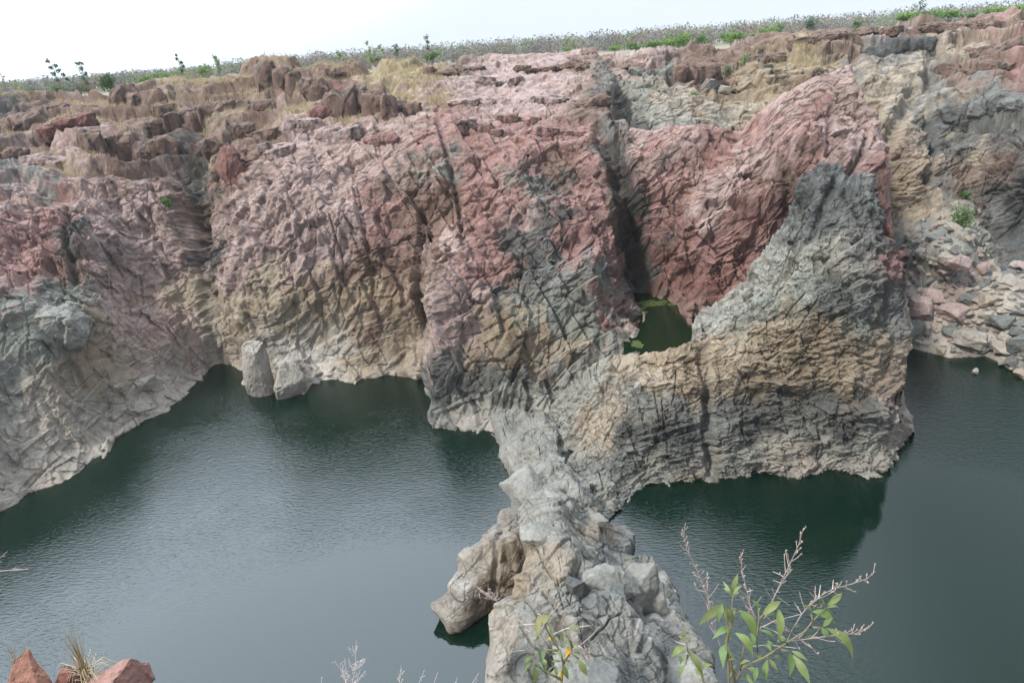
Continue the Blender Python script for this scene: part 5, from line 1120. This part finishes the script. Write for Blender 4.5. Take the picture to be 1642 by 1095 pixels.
plant("leafy green plant with tall dry flower stalks in front of the right pool", (1175, 1150), 2.0,
    [[(440, 1330), (470, 1090), (510, 1000), (640, 945), (770, 860), (880, 790), (925, 730), (1000, 655)], [(440, 1300), (430, 1000), (415, 850), (440, 770), (452, 650), (455, 570)], [(500, 1020), (520, 870), (600, 940), (600, 800), (610, 720), (605, 655)], [(470, 1090), (420, 860), (430, 780), (395, 632)], [(610, 720), (640, 690)], [(925, 770), (990, 770)], [(925, 735), (915, 690)], [(780, 860), (730, 850), (725, 700)], [(660, 940), (660, 955)], [(740, 900), (800, 910)], [(452, 660), (490, 668)]],
    [((400, 630), (258, 755), 62), ((395, 635), (375, 735), 38), ((405, 640), (450, 745), 50), ((470, 670), (450, 780), 46), ((488, 665), (598, 855), 72), ((470, 800), (575, 940), 52), ((440, 772), (338, 835), 46), ((432, 785), (428, 865), 30), ((412, 868), (400, 1008), 58), ((430, 870), (472, 955), 38),
     ((455, 575), (487, 455), 36, GY), ((450, 572), (400, 500), 20, GY), ((450, 582), (398, 540), 18, GY), ((460, 577), (522, 530), 22, GY), ((452, 590), (415, 548), 18, GY), ((458, 588), (500, 560), 16, GY), ((605, 662), (570, 610), 28), ((608, 690), (622, 650), 22, GY), ((632, 692), (738, 615), 48), ((640, 694), (706, 702), 22), ((725, 658), (728, 840), 52), ((705, 832), (612, 782), 32), ((660, 842), (684, 912), 36), ((772, 832), (716, 852), 32),
     ((1008, 642), (1096, 565), 42), ((1000, 640), (984, 598), 16, GY), ((992, 642), (928, 657), 30, GY), ((1005, 655), (1086, 656), 20, GY), ((1010, 670), (1042, 694), 16, GY), ((920, 690), (868, 638), 30), ((922, 675), (1055, 742), 56), ((1000, 772), (1158, 955), 58), ((975, 768), (1010, 825), 40), ((985, 765), (1042, 712), 36), ((880, 820), (948, 850), 26), ((820, 762), (852, 795), 20),
     ((790, 915), (788, 1058), 46), ((800, 905), (898, 965), 30), ((808, 928), (908, 1100), 56), ((660, 955), (650, 1085), 50), ((665, 950), (722, 1022), 30), ((690, 930), (742, 962), 24), ((560, 1010), (602, 1072), 42), ((540, 1005), (622, 1050), 30), ((598, 942), (652, 935), 24), ((640, 870), (680, 905), 36), ((560, 800), (570, 890), 36), ((480, 965), (430, 960), 30, GY), ((500, 985), (560, 965), 28, GY), ((470, 990), (440, 1060), 30, GY), ((520, 1010), (500, 1075), 30, GY), ((600, 1000), (585, 1090), 34), ((540, 1040), (590, 1110), 34)],
    [[(480, 1050), (380, 870), (340, 760), (300, 560), (250, 440), (190, 320), (170, 240), (175, 170)], [(600, 900), (598, 740), (560, 640), (530, 520), (510, 420), (503, 325)], [(640, 720), (690, 610), (740, 500), (790, 400), (840, 290), (872, 185)], [(770, 860), (800, 790), (860, 690), (940, 600), (1040, 545), (1150, 515), (1240, 485), (1290, 440)], [(780, 850), (900, 835), (1080, 810), (1180, 805), (1255, 770)], [(700, 740), (760, 760), (840, 830), (930, 890)]],
    [[(600, 780), (700, 730), (860, 690)], [(650, 700), (720, 760), (800, 800)], [(620, 760), (700, 790), (760, 830)], [(560, 880), (660, 870), (830, 890)], [(300, 560), (240, 545), (200, 530)], [(300, 560), (320, 545)], [(540, 560), (575, 550)], [(530, 595), (495, 590)], [(750, 470), (690, 440)], [(740, 510), (690, 490)], [(690, 610), (650, 545)], [(720, 590), (790, 640)], [(960, 590), (970, 520)], [(940, 600), (905, 560)], [(860, 690), (815, 620)], [(1040, 545), (1045, 490)]], cv1, 5)
plant("short green shoot left of the tall flowering plant, against the grey ridge", (1128, 1150), 2.05,
    [[(290, 1330), (285, 1090), (275, 1045), (195, 910), (180, 840)], [(275, 1045), (300, 1040)], [(195, 930), (180, 985)]],
    [((180, 835), (178, 760), 20, GY), ((176, 852), (140, 818), 16, GY), ((185, 850), (204, 826), 14, GY), ((172, 880), (98, 942), 40), ((188, 902), (165, 955), 36), ((205, 915), (282, 1042), 50), ((210, 905), (262, 900), 20), ((160, 935), (150, 985), 34), ((180, 985), (143, 1062), 34), ((278, 1045), (336, 988), 42), ((272, 1050), (235, 1010), 30)],
    [], [[(180, 870), (120, 850), (60, 830)], [(275, 1045), (262, 1090), (240, 1110)]], cv1, 6)
cv2 = lambda q: (800 + q[0] / 7.55, 950 + q[1] / 7.55)
plant("green plant with two yellow leaves and thin dry twigs before the near ridge", (885, 1150), 1.9,
    [[(700, 1600), (760, 1050), (780, 850), (740, 700), (640, 560), (560, 400), (560, 290)], [(760, 1050), (560, 950), (430, 870), (430, 800)], [(780, 850), (880, 690), (830, 520), (800, 470)], [(740, 700), (600, 690), (540, 680)], [(860, 720), (970, 800)], [(780, 860), (770, 960)]],
    [((600, 275), (420, 430), 130, (0.24, 0.27, 0.14)), ((470, 330), (455, 540), 80, (0.22, 0.26, 0.13)), ((560, 330), (695, 335), 30), ((500, 420), (488, 545), 52), ((630, 415), (668, 525), 60), ((830, 480), (995, 420), 62), ((770, 470), (772, 590), 56), ((680, 540), (735, 590), 50), ((545, 680), (530, 850), 66), ((545, 800), (572, 935), 54), ((405, 770), (303, 862), 48), ((420, 855), (298, 985), 46), ((442, 850), (535, 935), 44), ((430, 880), (418, 1100), 88), ((700, 745), (610, 762), 40),
     ((872, 690), (805, 792), 64, YL), ((775, 955), (742, 1075), 76, YL), ((690, 880), (702, 1015), 58), ((655, 895), (608, 1015), 48), ((790, 868), (842, 1045), 72), ((968, 800), (1078, 1005), 92), ((730, 700), (752, 775), 50), ((900, 650), (965, 690), 40), ((452, 690), (440, 775), 46), ((810, 600), (856, 645), 44), ((598, 560), (632, 580), 36, YL), ((740, 640), (800, 660), 40), ((640, 830), (760, 826), 36), ((800, 830), (870, 826), 30), ((500, 560), (450, 600), 40), ((900, 720), (990, 745), 40)],
    [], [[(640, 280), (700, 180), (810, 20)], [(660, 500), (820, 430), (1110, 395)], [(900, 680), (1000, 620), (1120, 520), (1230, 400)], [(440, 640), (300, 690), (140, 715)], [(420, 560), (340, 540), (270, 545)], [(480, 470), (380, 470), (300, 430)], [(560, 290), (470, 250), (380, 200)], [(640, 280), (660, 220), (650, 180)], [(100, 410), (300, 385), (450, 375)]]
    + [[(960 + 8 * i, 640 + 14 * (i % 9)), (1040 + 6 * (i * 7 % 11), 690 + 12 * (i * 5 % 13)), (1090 + 5 * (i * 3 % 9), 650 + 16 * (i * 11 % 13))] for i in range(16)], cv2, 7)
# dry weeds along the bottom edge and the bare twigs at the left edge and on the ridge
def weed(tip, base, t, label, spread, n, name="dry_weed", cat="dry weed", col=(0.47, 0.42, 0.40), group=None, rad=0.0016):
    B = at(*base, t=t); T = at(*tip, t=t); root = empty(name, tuple(B)); r = random.Random(int(tip[0] * 3 + tip[1])); mb = MB()
    T = Vector(T) - Vector(B); L = T.length
    foot = Vector((0, 0, bank_z(B[0], B[1]) - B[2] - .05)) if cat == "dry weed" and B[1] < 4.5 else Vector((0, 0, 0))
    mb.tube([foot, T * .02, T * .5 + Vector((r.gauss(0, .01), 0, 0)), T], [rad * 1.2, rad, rad * .8, rad * .4], col, 4)
    side = Vector(RT)
    for i in range(n):
        u = r.uniform(.1, .98); p = T * u; sgn = 1 if i % 2 else -1
        ln = spread * L * (1.05 - u) * r.uniform(.5, 1.2)
        q = p + side * sgn * ln * r.uniform(.3, 1) + T.normalized() * ln * r.uniform(.5, 1.1) + Vector((0, r.uniform(-.5, .5) * ln, 0))
        mb.tube([p, p.lerp(q, .5) + side * sgn * ln * .1, q], [rad * .5, rad * .4, rad * .45], col, 3)
        for j in range(4):
            s_ = p.lerp(q, r.uniform(.3, 1)); e = s_ + Vector((r.gauss(0, 1), r.gauss(0, 1), r.gauss(.5, 1))) * ln * .12
            mb.tube([s_, e], [rad * .4, rad * .6], col, 3)
    mb.build("twigs", DRY, root); tag(root, label, cat, group)
WG = "dry weeds along the bottom edge"
weed((571, 1026), (560, 1115), 2.6, "tallest pinkish dry weed with a branched plume at the bottom edge", .42, 26, group=WG)
weed((548, 1062), (563, 1118), 2.6, "side plume leaning left beside the tallest dry weed", .35, 10, group=WG)
weed((516, 1084), (512, 1125), 2.6, "short dry weed tip left of the tallest plume", .3, 6, group=WG)
weed((643, 1066), (641, 1120), 2.6, "slim dry weed plume right of the tallest one", .3, 12, group=WG)
weed((681, 1073), (668, 1120), 2.6, "bent dry weed spike leaning right, between two plumes", .2, 6, group=WG)
weed((702, 1077), (690, 1122), 2.6, "small dry weed sprig second from the near ridge", .25, 7, group=WG)
weed((733, 1086), (724, 1124), 2.6, "tiny dry weed tip just left of the near ridge", .25, 6, group=WG)
weed((768, 1078), (760, 1124), 2.6, "dry weed plume touching the left side of the near ridge", .3, 8, group=WG)
weed((46, 912), (-12, 916), 2.4, "bare forked twig reaching in from the left edge over the water", .3, 6, "bare_twig", "twig", (0.36, 0.31, 0.29))
weed((12, 884), (-10, 908), 2.4, "short bare twig above the forked one at the left edge", .3, 4, "bare_twig", "twig", (0.36, 0.31, 0.29))
weed((762, 938), (800, 966), 24.3, "dead pinkish shrublet in the gap left of the near ridge", .5, 22, "dead_shrub", "shrub", (0.42, 0.35, 0.33), rad=0.012)
weed((1000, 950), (1010, 985), 18.5, "dry seed stalk standing on the right side of the near ridge", .2, 14, "dead_shrub", "shrub", (0.40, 0.33, 0.31), rad=0.008)

# ================================================================== hazy air
def build_haze():
    bm = bmesh.new(); bmesh.ops.create_cube(bm, size=1.0)
    for v in bm.verts: v.co = (v.co.x * 4600, v.co.y * 1400 + 640, v.co.z * 43 + 12.5)
    me = bpy.data.meshes.new("haze"); bm.to_mesh(me); bm.free()
    m = bpy.data.materials.new("haze"); m.use_nodes = True; nt = m.node_tree
    nt.nodes.remove(nt.nodes["Principled BSDF"])
    v = nt.nodes.new("ShaderNodeVolumePrincipled"); v.inputs["Color"].default_value = (0.9, 0.93, 0.97, 1); v.inputs["Density"].default_value = 0.0002; v.inputs["Anisotropy"].default_value = 0.2
    nt.links.new(v.outputs[0], nt.nodes["Material Output"].inputs["Volume"])
    me.materials.append(m); o = bpy.data.objects.new("haze", me); COL.objects.link(o)
    tag(o, "thin pale haze filling the air over the gorge and plateau", "haze", kind="stuff")
build_haze()
